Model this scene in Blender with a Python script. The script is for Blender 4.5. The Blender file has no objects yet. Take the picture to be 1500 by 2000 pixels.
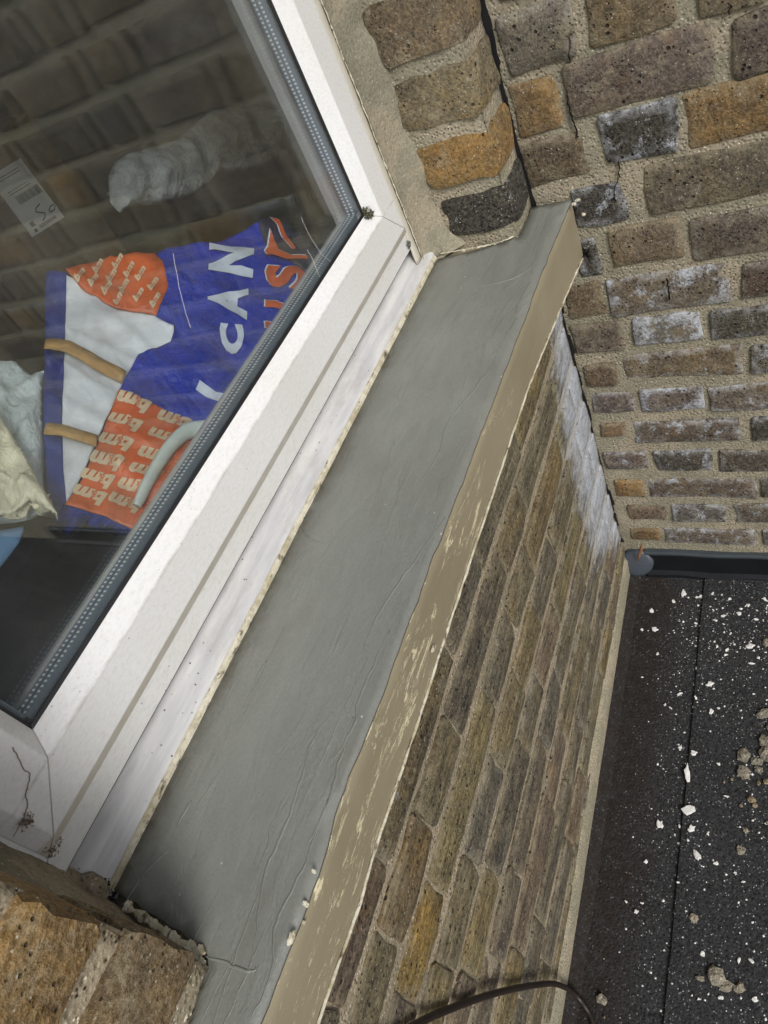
import bpy, bmesh, math, random
from mathutils import Vector, Matrix, noise as mnoise
from mathutils.geometry import delaunay_2d_cdt
random.seed(7)
sc = bpy.context.scene
COL = sc.collection

# ------------------------------------------------------------------ camera
F_PX = 1405.24
RM = Matrix(((0.33324023, -0.86310875, -0.37946574),
             (-0.76613598, -0.01330671, -0.64254073),
             (0.54953308, 0.50484277, -0.665693)))      # rows: right, down, forward
CAM = Vector((-1.2124365, -0.42380592, 1.69304157))
cd = bpy.data.cameras.new('camera')
cam = bpy.data.objects.new('camera', cd); COL.objects.link(cam)
m3 = Matrix((RM[0], -RM[1], -RM[2])).transposed()
cam.matrix_world = Matrix.Translation(CAM) @ m3.to_4x4()
cd.sensor_fit = 'AUTO'; cd.sensor_width = 36; cd.lens = 36 * F_PX / 2000
cd.clip_start = 0.01; cd.clip_end = 500
sc.camera = cam

# ------------------------------------------------------------------ world and sun
SUN_EL, SUN_AZ = math.radians(40), math.radians(220)     # azimuth measured from +Y towards +X
w = bpy.data.worlds.new('World'); sc.world = w; w.use_nodes = True
nt = w.node_tree
bg = nt.nodes['Background']
sky = nt.nodes.new('ShaderNodeTexSky'); sky.sky_type = 'NISHITA'
sky.sun_disc = False; sky.sun_elevation = SUN_EL; sky.sun_rotation = SUN_AZ
sky.air_density = 1.0; sky.dust_density = 2.0; sky.ozone_density = 1.0
hs = nt.nodes.new('ShaderNodeHueSaturation'); hs.inputs['Saturation'].default_value = 0.55
nt.links.new(sky.outputs[0], hs.inputs['Color']); nt.links.new(hs.outputs[0], bg.inputs['Color'])
bg.inputs['Strength'].default_value = 0.10
sd = bpy.data.lights.new('sun', 'SUN'); sd.energy = 1.8; sd.angle = math.radians(24); sd.color = (1.0, 0.985, 0.95)
sun = bpy.data.objects.new('sun', sd); COL.objects.link(sun)
sdir = Vector((math.sin(SUN_AZ) * math.cos(SUN_EL), math.cos(SUN_AZ) * math.cos(SUN_EL), math.sin(SUN_EL)))
sun.rotation_euler = sdir.to_track_quat('Z', 'Y').to_euler()
sun.location = (-1, -3, 5)
vs = sc.view_settings
vs.view_transform = 'Standard'; vs.look = 'None'; vs.gamma = 1; vs.exposure = 0.38; vs.use_curve_mapping = False

# ------------------------------------------------------------------ helpers
def ray(px):
    return RM.transposed() @ Vector(((px[0] - 750) / F_PX, (px[1] - 1000) / F_PX, 1))
def hit(px, ax, v):                     # photo pixel -> point on the plane axis=v
    d = ray(px); return CAM + d * ((v - CAM[ax]) / d[ax])
def hitp(px, n, d0):
    n = Vector(n); d = ray(px); return CAM + d * ((d0 - n.dot(CAM)) / n.dot(d))
def lin(c): return tuple(((x / 255 + .055) / 1.055) ** 2.4 if x > 10 else x / 255 / 12.92 for x in c)
def nz(x, y=0, z=0): return mnoise.noise(Vector((x, y, z)))
def obj(name, me, mat=None, parent=None, loc=None):
    o = bpy.data.objects.new(name, me); COL.objects.link(o)
    if mat is not None and not me.materials: me.materials.append(mat)
    if parent is not None: o.parent = parent
    if loc is not None: o.location = loc
    return o
def mesh(name, vs_, fs, mat=None, parent=None, smooth=False, loc=None, flip=False):
    me = bpy.data.meshes.new(name)
    if loc is not None: vs_ = [Vector(v) - Vector(loc) for v in vs_]
    me.from_pydata([tuple(v) for v in vs_], [], [tuple(reversed(f)) for f in fs] if flip else fs)
    bm = bmesh.new(); bm.from_mesh(me)
    bmesh.ops.recalc_face_normals(bm, faces=bm.faces)
    bm.to_mesh(me); bm.free()
    if smooth:
        for p in me.polygons: p.use_smooth = True
    return obj(name, me, mat, parent, loc)
def sheet(name, vs_, fs, mat, parent=None, towards=None, smooth=True, loc=None):
    """open surface, normals turned towards a point"""
    me = bpy.data.meshes.new(name)
    off = Vector(loc) if loc is not None else Vector((0, 0, 0))
    me.from_pydata([tuple(Vector(v) - off) for v in vs_], [], fs)
    if towards is not None and len(me.polygons):
        s = 0
        for p in list(me.polygons)[::max(1, len(me.polygons)//40)]:
            s += 1 if p.normal.dot(Vector(towards) - off - p.center) > 0 else -1
        if s < 0: me.flip_normals()
    if smooth:
        for p in me.polygons: p.use_smooth = True
    return obj(name, me, mat, parent, loc)
def empty(name, loc):
    o = bpy.data.objects.new(name, None); COL.objects.link(o); o.location = loc; o.empty_display_size = .05
    return o
def tag(o, label=None, cat=None, group=None, kind=None):
    if label: o['label'] = label
    if cat: o['category'] = cat
    if group: o['group'] = group
    if kind: o['kind'] = kind
    return o
def box_vf(x0, x1, y0, y1, z0, z1):
    v = [(x, y, z) for x in (x0, x1) for y in (y0, y1) for z in (z0, z1)]
    return v, [(0, 1, 3, 2), (4, 6, 7, 5), (0, 4, 5, 1), (2, 3, 7, 6), (0, 2, 6, 4), (1, 5, 7, 3)]
def boxes(name, bl, mat, parent=None):
    V, Fc = [], []
    for b in bl:
        v, f = box_vf(*b); n = len(V); V += v; Fc += [tuple(i + n for i in q) for q in f]
    return mesh(name, V, Fc, mat, parent)
def put(o, parent):                     # parent without moving
    o.parent = parent; o.matrix_parent_inverse = Matrix.Translation(-Vector(parent.location))
    return o
def inpoly(x, y, P):
    r = False; j = len(P) - 1
    for i in range(len(P)):
        if (P[i][1] > y) != (P[j][1] > y) and x < (P[j][0]-P[i][0])*(y-P[i][1])/(P[j][1]-P[i][1])+P[i][0]: r = not r
        j = i
    return r
def fill(P, step):
    """triangulate a 2-D polygon with inner points; returns pts, faces, number of rim points kept first"""
    R_ = []
    for i in range(len(P)):
        a = Vector(P[i]); b = Vector(P[(i + 1) % len(P)]); k = max(1, int((b - a).length / step))
        for t in range(k): R_.append(a.lerp(b, t / k))
    pts = list(R_)
    xs = [p[0] for p in P]; ys = [p[1] for p in P]
    y = min(ys) + step * .5; row = 0
    while y < max(ys):
        x = min(xs) + step * (.25 if row % 2 else .75)
        while x < max(xs):
            if inpoly(x, y, P) and min((Vector((x, y)) - q).length for q in R_) > step * .45: pts.append(Vector((x, y)))
            x += step
        y += step * .87; row += 1
    edges = [(i, (i + 1) % len(R_)) for i in range(len(R_))]
    v, e, f, ov, oe, of = delaunay_2d_cdt(pts, edges, [], 1, 1e-6)
    return v, f
def tube(pts, rad, seg=8, flat=1.0, up=Vector((0, 0, 1))):
    V, Fc = [], []; n = len(pts)
    pts = [Vector(p) for p in pts]
    for i, p in enumerate(pts):
        t = (pts[min(i + 1, n - 1)] - pts[max(i - 1, 0)]).normalized()
        a = t.cross(up)
        a = a.normalized() if a.length > 1e-5 else Vector((1, 0, 0))
        b = t.cross(a).normalized(); r = rad(i / (n - 1)) if callable(rad) else rad
        for k in range(seg):
            q = 2 * math.pi * k / seg
            V.append(p + a * (math.cos(q) * r) + b * (math.sin(q) * r * flat))
    for i in range(n - 1):
        for k in range(seg):
            Fc.append((i*seg+k, i*seg+(k+1) % seg, (i+1)*seg+(k+1) % seg, (i+1)*seg+k))
    Fc.append(tuple(range(seg))); Fc.append(tuple(range((n-1)*seg, n*seg)))
    return V, Fc
def spline(pts, k=6):
    pts = [Vector(p) for p in pts]; out = []
    for i in range(len(pts) - 1):
        p0 = pts[max(i-1, 0)]; p1 = pts[i]; p2 = pts[i+1]; p3 = pts[min(i+2, len(pts)-1)]
        for s in range(k):
            t = s / k
            out.append(.5*((2*p1)+(p2-p0)*t+(2*p0-5*p1+4*p2-p3)*t*t+(3*p1-p0-3*p2+p3)*t**3))
    return out + [pts[-1]]

# ------------------------------------------------------------------ materials
class NT:
    def __init__(s, name):
        s.m = bpy.data.materials.new(name); s.m.use_nodes = True; s.t = s.m.node_tree
        s.b = s.t.nodes['Principled BSDF']; s.out = s.t.nodes['Material Output']
        s.pos = s.t.nodes.new('ShaderNodeNewGeometry').outputs['Position']
    def n(s, ty, **kw):
        x = s.t.nodes.new(ty)
        for k, v in kw.items(): setattr(x, k, v)
        return x
    def put(s, sock, v):
        if hasattr(v, 'links') or isinstance(v, bpy.types.NodeSocket): s.t.links.new(v, sock)
        else:
            if hasattr(sock.default_value, '__len__') and not isinstance(v, str):
                v = tuple(v); v = v if len(v) == len(sock.default_value) else v + (1,)
            sock.default_value = v
    def scale(s, v, vec=None):
        x = s.n('ShaderNodeVectorMath', operation='MULTIPLY'); s.put(x.inputs[0], vec or s.pos); s.put(x.inputs[1], v); return x.outputs[0]
    def noise(s, sc_, det=3, rough=.55, vec=None, dist=0):
        x = s.n('ShaderNodeTexNoise'); s.put(x.inputs['Vector'], vec or s.pos); x.inputs['Scale'].default_value = sc_
        x.inputs['Detail'].default_value = det; x.inputs['Roughness'].default_value = rough; x.inputs['Distortion'].default_value = dist
        return x.outputs['Fac']
    def vor(s, sc_, vec=None, out='Distance', rnd=1):
        x = s.n('ShaderNodeTexVoronoi'); s.put(x.inputs['Vector'], vec or s.pos); x.inputs['Scale'].default_value = sc_
        x.inputs['Randomness'].default_value = rnd; return x.outputs[out]
    def ramp(s, f, a, b, lo=0., hi=1.):
        x = s.n('ShaderNodeMapRange'); s.put(x.inputs[0], f); s.put(x.inputs[1], a); s.put(x.inputs[2], b)
        s.put(x.inputs[3], lo); s.put(x.inputs[4], hi); return x.outputs[0]
    def math(s, op, a, b=0., c=0.):
        x = s.n('ShaderNodeMath', operation=op); s.put(x.inputs[0], a); s.put(x.inputs[1], b); s.put(x.inputs[2], c); return x.outputs[0]
    def mix(s, f, a, b, ty='MIX'):
        x = s.n('ShaderNodeMix', data_type='RGBA', blend_type=ty); s.put(x.inputs[0], f)
        s.put(x.inputs[6], a); s.put(x.inputs[7], b); return x.outputs[2]
    def bump(s, h, st=.5, d=.002, nrm=None):
        x = s.n('ShaderNodeBump'); x.inputs['Strength'].default_value = st; x.inputs['Distance'].default_value = d
        s.put(x.inputs['Height'], h)
        if nrm: s.put(x.inputs['Normal'], nrm)
        return x.outputs[0]
    def fin(s, col=None, rough=.8, bump=None, spec=None):
        if col is not None: s.put(s.b.inputs['Base Color'], col)
        s.put(s.b.inputs['Roughness'], rough)
        if bump is not None: s.put(s.b.inputs['Normal'], bump)
        if spec is not None: s.b.inputs['Specular IOR Level'].default_value = spec
        return s.m
def plain(name, rgb, rough=.6, var=.12, bscale=60, bst=.15, spec=.5):
    m = NT(name); c = lin(rgb); f = m.noise(25, 4)
    col = m.mix(f, [x * (1 - var) for x in c], [x * (1 + var) for x in c])
    return m.fin(col, rough, m.bump(m.noise(bscale, 3), bst, .001), spec)

def bloom(m):
    """white salt stain that spread from the corner over the lower window wall"""
    sx = m.n('ShaderNodeSeparateXYZ'); m.put(sx.inputs[0], m.pos); X, Y, Z = sx.outputs
    lim = m.math('MAXIMUM', m.ramp(Z, .60, .90, -.225, -.07), m.ramp(Z, .10, .30, .02, -.20))
    wob_ = m.math('MULTIPLY', m.math('SUBTRACT', m.noise(20, 7, .78, m.scale((.6, 1, 1.3))), .5), .42)
    f = m.ramp(m.math('ADD', m.math('SUBTRACT', X, lim), wob_), -.03, .06)
    f = m.math('MULTIPLY', f, m.math('MULTIPLY', m.ramp(X, -.010, -.016), m.ramp(Y, -.03, -.02)))
    f = m.math('MULTIPLY', f, m.math('MULTIPLY', m.ramp(Z, .97, .93), m.ramp(m.noise(85, 6, .8, m.scale((.5, 1, 1))), .30, .52, .2, .95)))
    return f
def make_brick_mat(name='stock_brick', ochre=.4, pt=.06, gn=1., streak=False):
    m = NT(name)
    oi = m.n('ShaderNodeObjectInfo')
    rv = m.n('ShaderNodeCombineXYZ'); m.put(rv.inputs[0], m.math('MULTIPLY', oi.outputs['Random'], 40.)); m.put(rv.inputs[1], m.math('MULTIPLY', oi.outputs['Random'], 17.))
    ad = m.n('ShaderNodeVectorMath', operation='ADD'); m.put(ad.inputs[0], m.pos); m.put(ad.inputs[1], rv.outputs[0]); p = ad.outputs[0]
    base = oi.outputs['Color']
    big = m.noise(13, 5, .65, p, .4); mid = m.noise(75, 5, .7, p); fine = m.noise(190, 4, .8, p)
    gain = m.mix(1., base, (1.48 * gn, 1.42 * gn, 1.28 * gn), 'MULTIPLY')
    hue = m.noise(9, 4, .6, p, .5)
    gain = m.mix(m.ramp(hue, .50, .66, 0, ochre * 1.5), gain, m.mix(1., gain, (1.34, 1.12, .74), 'MULTIPLY'))
    gain = m.mix(m.ramp(hue, .48, .34, 0, .8), gain, m.mix(1., gain, (.78, .78, .92), 'MULTIPLY'))
    c = m.mix(m.ramp(big, .36, .62), m.mix(1., gain, (.52, .50, .52), 'MULTIPLY'), gain)
    c = m.mix(m.ramp(mid, .45, .7, 0, .6), c, m.mix(1., gain, (1.3, 1.2, .96), 'MULTIPLY'))
    c = m.mix(m.ramp(mid, .48, .28, 0, .75), c, m.mix(1., gain, (.36, .35, .38), 'MULTIPLY'))
    c = m.mix(m.ramp(fine, .38, .66), m.mix(.42, c, (0, 0, 0)), m.mix(.16, c, lin((214, 204, 180))))
    # sandy film of old mortar smeared on the face
    sm = m.math('MULTIPLY', m.ramp(m.noise(21, 6, .75, p), .53, .66, 0, .6), m.ramp(fine, .35, .6, .35, 1))
    sc_ = m.n('ShaderNodeSeparateColor'); m.put(sc_.inputs[0], base)
    sm = m.math('MULTIPLY', sm, m.ramp(sc_.outputs[0], .025, .10, .12, 1))
    c = m.mix(sm, c, lin((164, 154, 130)))
    if streak:
        stv = m.noise(62, 7, .78, m.scale((.16, 1, 1.5), p), .35)
        c = m.mix(m.ramp(stv, .36, .62), m.mix(1., c, (.45, .44, .43), 'MULTIPLY'), m.mix(1., c, (1.3, 1.28, 1.2), 'MULTIPLY'))
    at = m.n('ShaderNodeAttribute'); at.attribute_name = 'edge'; edge = at.outputs['Fac']
    rim = m.math('MULTIPLY', m.ramp(edge, .25, 1.), m.ramp(m.noise(34, 5, .75, p), .42, .6))
    c = m.mix(m.math('MULTIPLY', rim, .6), c, m.mix(m.ramp(oi.outputs['Alpha'], .2, .45), lin((156, 145, 120)), lin((192, 194, 196))))
    # pits
    v1 = m.vor(62, p); pit = m.math('MULTIPLY', m.ramp(v1, .2, .1), m.ramp(m.noise(17, 2, .5, p), .45 + pt, .52 + pt))
    v2 = m.vor(135, p); pit2 = m.math('MULTIPLY', m.ramp(v2, .24, .12), m.ramp(m.noise(31, 2, .5, p), .42 + pt, .5 + pt))
    pits = m.math('MAXIMUM', pit, m.math('MULTIPLY', pit2, .85))
    c = m.mix(m.math('MULTIPLY', pits, .85), c, lin((24, 22, 21)))
    gr = m.math('MULTIPLY', m.ramp(m.vor(150, p), .2, .1, 0, .8), m.ramp(m.noise(30, 3, .6, p), .42, .6))
    c = m.mix(gr, c, lin((206, 200, 184)))
    # salts: amount in the object's alpha
    sal = m.noise(30, 7, .78, p, .25)
    thr = m.ramp(oi.outputs['Alpha'], 0, 1, .72, .42)
    sf = m.ramp(m.math('SUBTRACT', sal, thr), -.015, .07, 0, .85)
    sf = m.math('MULTIPLY', sf, m.ramp(m.noise(150, 4, .8, p), .36, .54, .1, 1))
    sf = m.math('MULTIPLY', sf, m.ramp(oi.outputs['Alpha'], .01, .08))
    sf = m.math('MAXIMUM', sf, bloom(m))
    c = m.mix(sf, c, lin((190, 195, 203)))
    h = m.math('ADD', m.math('MULTIPLY', mid, .8), m.math('ADD', m.math('MULTIPLY', fine, .35), m.math('MULTIPLY', big, .8)))
    h = m.math('SUBTRACT', h, m.math('MULTIPLY', pits, .7))
    if streak: h = m.math('ADD', h, m.math('MULTIPLY', stv, 1.1))
    return m.fin(c, m.ramp(fine, .2, .8, .7, .98), m.bump(h, 1., .0055), .3)
BRICK = make_brick_mat(); BRICK_W = make_brick_mat('weathered_stock_brick', .35, -.035, 1.06, True)

def make_mortar(name, rgb, grain=1.0, bst=.85):
    m = NT(name); c0 = lin(rgb)
    big = m.noise(9, 5, .6); mid = m.noise(70, 4, .6); fine = m.noise(230, 4, .8)
    c = m.mix(m.ramp(big, .3, .7), [x * .74 for x in c0], [x * 1.16 for x in c0])
    sandy = m.ramp(m.noise(8, 4, .6, m.scale((1, .6, 1.4))), .46, .54)
    c = m.mix(m.math('MULTIPLY', sandy, .55), c, lin((196, 180, 154)))
    c = m.mix(m.math('MULTIPLY', m.math('SUBTRACT', 1., sandy), .4), c, lin((152, 146, 124)))
    c = m.mix(m.ramp(mid, .35, .7, 0, .35), c, [c0[0]*.7, c0[1]*.68, c0[2]*.62])
    c = m.mix(m.ramp(fine, .35, .7, 0, .55), m.mix(.38, c, (0, 0, 0)), m.mix(.12, c, (1, 1, .95)))
    g1 = m.ramp(m.vor(140), .28, .12, 0, .9 * grain); c = m.mix(m.math('MULTIPLY', g1, m.ramp(sandy, 0, 1, .25, 1)), c, lin((52, 44, 36)))
    g2 = m.ramp(m.vor(150, m.scale((1.1, .93, 1.07))), .22, .09, 0, .9 * grain); c = m.mix(g2, c, lin((225, 215, 195)))
    c = m.mix(m.math('MULTIPLY', bloom(m), .7), c, lin((190, 192, 196)))
    h = m.math('ADD', m.math('MULTIPLY', mid, .6), m.math('MULTIPLY', fine, .5))
    h = m.math('ADD', h, m.math('MULTIPLY', m.ramp(m.vor(160), 0, .5), .6))
    return m.fin(c, .95, m.bump(h, bst, .004), .2)
MORTAR = make_mortar('sandy_mortar', (180, 172, 148))
MORTAR_W = make_mortar('buff_mortar', (174, 158, 130), 1.2)
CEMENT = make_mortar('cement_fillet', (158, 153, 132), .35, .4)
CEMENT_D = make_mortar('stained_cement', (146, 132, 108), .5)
STRIP = make_mortar('pale_base_mortar', (172, 164, 138), .6)

def make_sill_top():
    m = NT('fresh_grey_coating')
    big = m.noise(3.2, 4, .5); mid = m.noise(40, 4, .6, m.scale((.35, 1, 1))); fine = m.noise(330, 4, .8)
    a, b = lin((122, 124, 118)), lin((138, 140, 133))
    c = m.mix(m.ramp(big, .3, .7), a, b)
    c = m.mix(m.ramp(mid, .4, .7, 0, .22), c, lin((104, 105, 100)))
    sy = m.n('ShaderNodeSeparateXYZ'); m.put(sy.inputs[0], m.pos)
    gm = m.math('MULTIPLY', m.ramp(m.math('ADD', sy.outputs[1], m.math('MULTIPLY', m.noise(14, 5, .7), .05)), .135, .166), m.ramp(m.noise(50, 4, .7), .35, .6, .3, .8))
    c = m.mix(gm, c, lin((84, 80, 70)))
    c = m.mix(m.ramp(m.noise(5.5, 6, .7, m.scale((.5, 1.4, 1)), .6), .5, .72, 0, .35), c, lin((104, 100, 90)))
    wv = m.noise(11, 3, .45, m.scale((.22, 1.5, 1)), .7)
    lines = m.ramp(m.math('ABSOLUTE', m.math('SUBTRACT', wv, .5)), .0, .006, 1, 0)
    c = m.mix(m.ramp(fine, .35, .65, 0, .16), c, (0, 0, 0)); c = m.mix(m.math('MULTIPLY', m.ramp(m.vor(60), .09, .04), m.ramp(m.noise(9, 3), .56, .62)), c, lin((190, 190, 184)))
    h = m.math('ADD', m.math('MULTIPLY', fine, .16), m.math('MULTIPLY', mid, .5))
    h = m.math('ADD', h, m.math('MULTIPLY', wv, 2.6)); h = m.math('ADD', h, m.math('MULTIPLY', m.ramp(m.noise(15, 5, .7, m.scale((.3, 1, 1)), .8), .47, .53), .35))
    return m.fin(c, m.ramp(m.noise(30, 3), .3, .7, .34, .5), m.bump(h, .35, .003), .5)
SILL_TOP = make_sill_top()
def make_sill_front():
    m = NT('tan_coating_with_cream_scrapes')
    big = m.noise(6, 4, .5); fine = m.noise(700, 2, .6)
    c = m.mix(m.ramp(big, .3, .7), lin((136, 126, 104)), lin((148, 138, 115)))
    st = m.scale((1.0, 3.2, 3.2))
    s1 = m.noise(34, 9, .86, m.scale((.42, 1.9, 1.9)), .5)
    zone = m.noise(10, 6, .75, m.scale((.4, 2.4, 2.4)), .8)
    fl = m.math('MULTIPLY', m.ramp(s1, .555, .57), m.ramp(zone, .44, .50))
    # fewer scrapes towards the end beside the return wall: the coating is thicker there
    sx = m.n('ShaderNodeSeparateXYZ'); m.put(sx.inputs[0], m.pos)
    fl = m.math('MULTIPLY', fl, m.ramp(sx.outputs[0], -.40, -.66))
    c = m.mix(fl, c, lin((214, 204, 170)))
    h = m.math('SUBTRACT', m.math('ADD', m.math('MULTIPLY', fine, .12), m.math('MULTIPLY', m.noise(30, 4, .6, m.scale((.4, 1, 1))), .8)), m.math('MULTIPLY', fl, .3))
    return m.fin(c, .55, m.bump(h, .4, .003), .4)
SILL_FRONT = make_sill_front()
def make_upvc(name='white_plastic_frame', rgb=(224, 224, 223), speck=.6, band=None):
    m = NT(name); c0 = lin(rgb)
    c = m.mix(m.ramp(m.noise(7, 4), .3, .75, 0, .5), c0, [c0[0] * .9, c0[1] * .87, c0[2] * .82])
    c = m.mix(m.ramp(m.noise(300, 3, .7, m.scale((.5, 1, 1))), .45, .75, 0, .22), c, lin((150, 140, 130)))
    if band:      # uneven beige band along the sash overlap
        sz = m.n('ShaderNodeSeparateXYZ'); m.put(sz.inputs[0], m.pos); zz = sz.outputs[2]
        bd = m.math('MULTIPLY', m.ramp(zz, band[0] - .001, band[0] + .001), m.ramp(zz, band[1] + .001, band[1] - .001))
        bd = m.math('MULTIPLY', bd, m.ramp(m.noise(18, 5, .7), .25, .6, .5, .95))
        c = m.mix(bd, c, lin((202, 193, 177)))
        gl = m.math('MULTIPLY', m.ramp(m.math('ABSOLUTE', m.math('SUBTRACT', zz, 1.2505)), .0022, .0004), m.ramp(m.noise(30, 4, .7), .4, .65, 0, .5))
        c = m.mix(gl, c, lin((150, 140, 128)))
    sp = m.math('MULTIPLY', m.ramp(m.vor(170), .13, .06), m.ramp(m.noise(26, 3), .55, .62))
    sp2 = m.math('MULTIPLY', m.ramp(m.vor(60), .075, .035), m.ramp(m.noise(9, 3), .48, .56))
    c = m.mix(m.math('MULTIPLY', m.math('MAXIMUM', sp, sp2), speck), c, lin((50, 42, 36)))
    return m.fin(c, m.ramp(m.noise(60, 3), .3, .7, .28, .5), m.bump(m.noise(250, 3), .06, .001), .5)
UPVC = make_upvc(); UPVC_SASH = make_upvc('white_plastic_sash', (229, 229, 229), .5, (1.1845, 1.2010))
def make_subsill():
    m = NT('weathered_white_paint')
    st = m.scale((.15, 1, 1))
    c = m.mix(m.ramp(m.noise(60, 4, .6, st), .35, .7), lin((186, 186, 188)), lin((214, 213, 210)))
    c = m.mix(m.ramp(m.noise(24, 6, .78, m.scale((.4, 1, 1))), .5, .72, 0, .4), c, lin((150, 143, 134)))
    d = m.math('MULTIPLY', m.ramp(m.vor(110), .15, .06), m.ramp(m.noise(20, 3), .5, .58))
    c = m.mix(d, c, lin((58, 48, 40)))
    return m.fin(c, .6, m.bump(m.noise(90, 5, .7, st), .4, .002), .4)
SUBSILL = make_subsill()
def make_peel():
    m = NT('peeling_cream_paint')
    c = m.mix(m.ramp(m.noise(40, 5, .7), .4, .65), lin((218, 212, 192)), lin((170, 160, 130)))
    c = m.mix(m.ramp(m.noise(140, 4, .7, m.scale((.4, 1, 1))), .56, .66, 0, .9), c, lin((86, 74, 58)))
    return m.fin(c, .75, m.bump(m.noise(160, 5, .7), .9, .003), .3)
PEEL = make_peel()
def make_glass():
    m = NT('window_glass')
    tr = m.n('ShaderNodeBsdfTransparent'); tr.inputs[0].default_value = (.985, .995, .99, 1)
    gl = m.n('ShaderNodeBsdfGlossy'); gl.inputs['Roughness'].default_value = .015; gl.inputs['Color'].default_value = (.93, .98, 1, 1)
    lw = m.n('ShaderNodeLayerWeight'); f5 = m.math('POWER', lw.outputs['Facing'], 5.)
    fr = m.math('MULTIPLY_ADD', f5, .92, .075)
    mx = m.n('ShaderNodeMixShader'); m.put(mx.inputs[0], fr); m.put(mx.inputs[1], tr.outputs[0]); m.put(mx.inputs[2], gl.outputs[0])
    # thin film of dust and smears
    df = m.n('ShaderNodeBsdfDiffuse'); df.inputs[0].default_value = (.62, .62, .6, 1)
    du = m.math('ADD', m.ramp(m.noise(7, 6, .7, m.scale((1, 1, .5)), 1.), .45, .8, .004, .03), m.math('MULTIPLY', m.ramp(m.vor(150), .035, .02), m.ramp(m.noise(13, 2), .6, .66)))
    m2 = m.n('ShaderNodeMixShader'); m.put(m2.inputs[0], du); m.put(m2.inputs[1], mx.outputs[0]); m.put(m2.inputs[2], df.outputs[0])
    m.t.links.new(m2.outputs[0], m.out.inputs[0]); return m.m
GLASS = make_glass()
def make_spacer():
    m = NT('perforated_metal_spacer')
    tc = m.n('ShaderNodeUVMap').outputs[0]
    sx = m.n('ShaderNodeSeparateXYZ'); m.put(sx.inputs[0], tc)
    fx = m.math('SUBTRACT', m.math('FRACT', sx.outputs[0]), .5); fy = m.math('SUBTRACT', m.math('FRACT', sx.outputs[1]), .5)
    r = m.math('SQRT', m.math('ADD', m.math('MULTIPLY', fx, fx), m.math('MULTIPLY', fy, fy)))
    c = m.mix(m.ramp(r, .30, .2), lin((118, 128, 138)), lin((215, 222, 228)))
    mid = m.ramp(m.math('ABSOLUTE', m.math('SUBTRACT', sx.outputs[1], 1.)), .1, .04)
    c = m.mix(mid, c, lin((70, 78, 88)))
    m.b.inputs['Metallic'].default_value = .35
    return m.fin(c, .4, None, .5)
SPACER = make_spacer()
BLACK = plain('black_gasket_and_gap_shade', (26, 26, 28), .5, .3)
def make_felt():
    m = NT('mineral_roofing_felt')
    big = m.noise(5, 5, .6); fine = m.noise(170, 4, .8)
    c = m.mix(m.ramp(big, .35, .7), lin((20, 20, 22)), lin((36, 36, 38)))
    c = m.mix(m.ramp(m.noise(3, 4, .6, m.scale((1, 1, 1))), .52, .7, 0, .7), c, lin((34, 28, 24)))
    c = m.mix(m.ramp(fine, .35, .75, 0, .6), m.mix(.4, c, (0, 0, 0)), m.mix(.1, c, (1, 1, 1)))
    g = m.ramp(m.vor(125), .24, .1, 0, .8); c = m.mix(m.math('MULTIPLY', g, m.ramp(m.noise(14, 4), .36, .6, .2, 1)), c, lin((158, 160, 162)))
    sx = m.n('ShaderNodeSeparateXYZ'); m.put(sx.inputs[0], m.pos)
    silt = m.math('MULTIPLY', m.ramp(m.math('ADD', sx.outputs[1], m.math('MULTIPLY', m.noise(9, 5, .65), .12)), -.10, -.03), m.ramp(m.noise(60, 4, .7), .35, .6, .3, .9))
    c = m.mix(silt, c, lin((38, 30, 24)))
    h = m.math('ADD', m.ramp(m.vor(150), 0, .5), m.math('MULTIPLY', fine, .9))
    return m.fin(c, .9, m.bump(h, .55, .004), .3)
FELT = make_felt()
LEAD = plain('dull_grey_flashing', (60, 66, 71), .5, .3, 40, .5)
LEAD_D = plain('dark_rubber_flashing', (20, 22, 26), .45, .3, 40, .4)
DISC = plain('grey_sealant_patch', (64, 70, 78), .45, .25, 60, .5)
FLAKE = plain('white_paint_flake', (226, 224, 220), .7, .12, 200, .5)
LUMP = make_mortar('old_mortar_lump', (150, 144, 130))
LUMP_Y = make_mortar('yellow_grit', (150, 124, 84))
CABLE = plain('dark_brown_cable', (40, 32, 28), .45, .4, 80, .3)
MOSS = plain('dry_moss', (86, 84, 58), .95, .5, 300, .9)
LEAF = plain('dry_brown_leaf', (134, 96, 66), .8, .3, 150, .6)
WEB = plain('dusty_web_thread', (205, 205, 205), .8, .1)
WEB_D = plain('dirty_brown_thread', (134, 118, 100), .9, .2)
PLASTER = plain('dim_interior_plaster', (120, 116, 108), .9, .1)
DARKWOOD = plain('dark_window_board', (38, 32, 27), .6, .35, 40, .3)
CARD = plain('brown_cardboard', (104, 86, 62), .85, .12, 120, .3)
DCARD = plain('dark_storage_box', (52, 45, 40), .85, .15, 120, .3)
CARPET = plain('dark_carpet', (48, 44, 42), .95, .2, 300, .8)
def fabric(name, rgb, rough, sc_=14, st=.5, weave=0, spec=.5):
    m = NT(name); c = lin(rgb)
    f = m.noise(sc_, 5, .62, None, .8)
    col = m.mix(m.ramp(f, .3, .72), [x * .6 for x in c], [x * 1.2 for x in c])
    h = m.math('ADD', f, m.math('MULTIPLY', m.noise(sc_ * 4, 4, .6, None, 1.), .35))
    if weave:
        wv = m.n('ShaderNodeTexChecker'); wv.inputs['Scale'].default_value = weave; m.put(wv.inputs['Vector'], m.pos)
        h = m.math('ADD', h, m.math('MULTIPLY', wv.outputs['Fac'], .05)); col = m.mix(m.math('MULTIPLY', wv.outputs['Fac'], .12), col, (.4, .4, .45))
    return m.fin(col, rough, m.bump(h, st, .012), spec)
BAG_BLUE = fabric('blue_woven_plastic', (0, 46, 176), .24, 15, 1., 0, .25)
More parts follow.
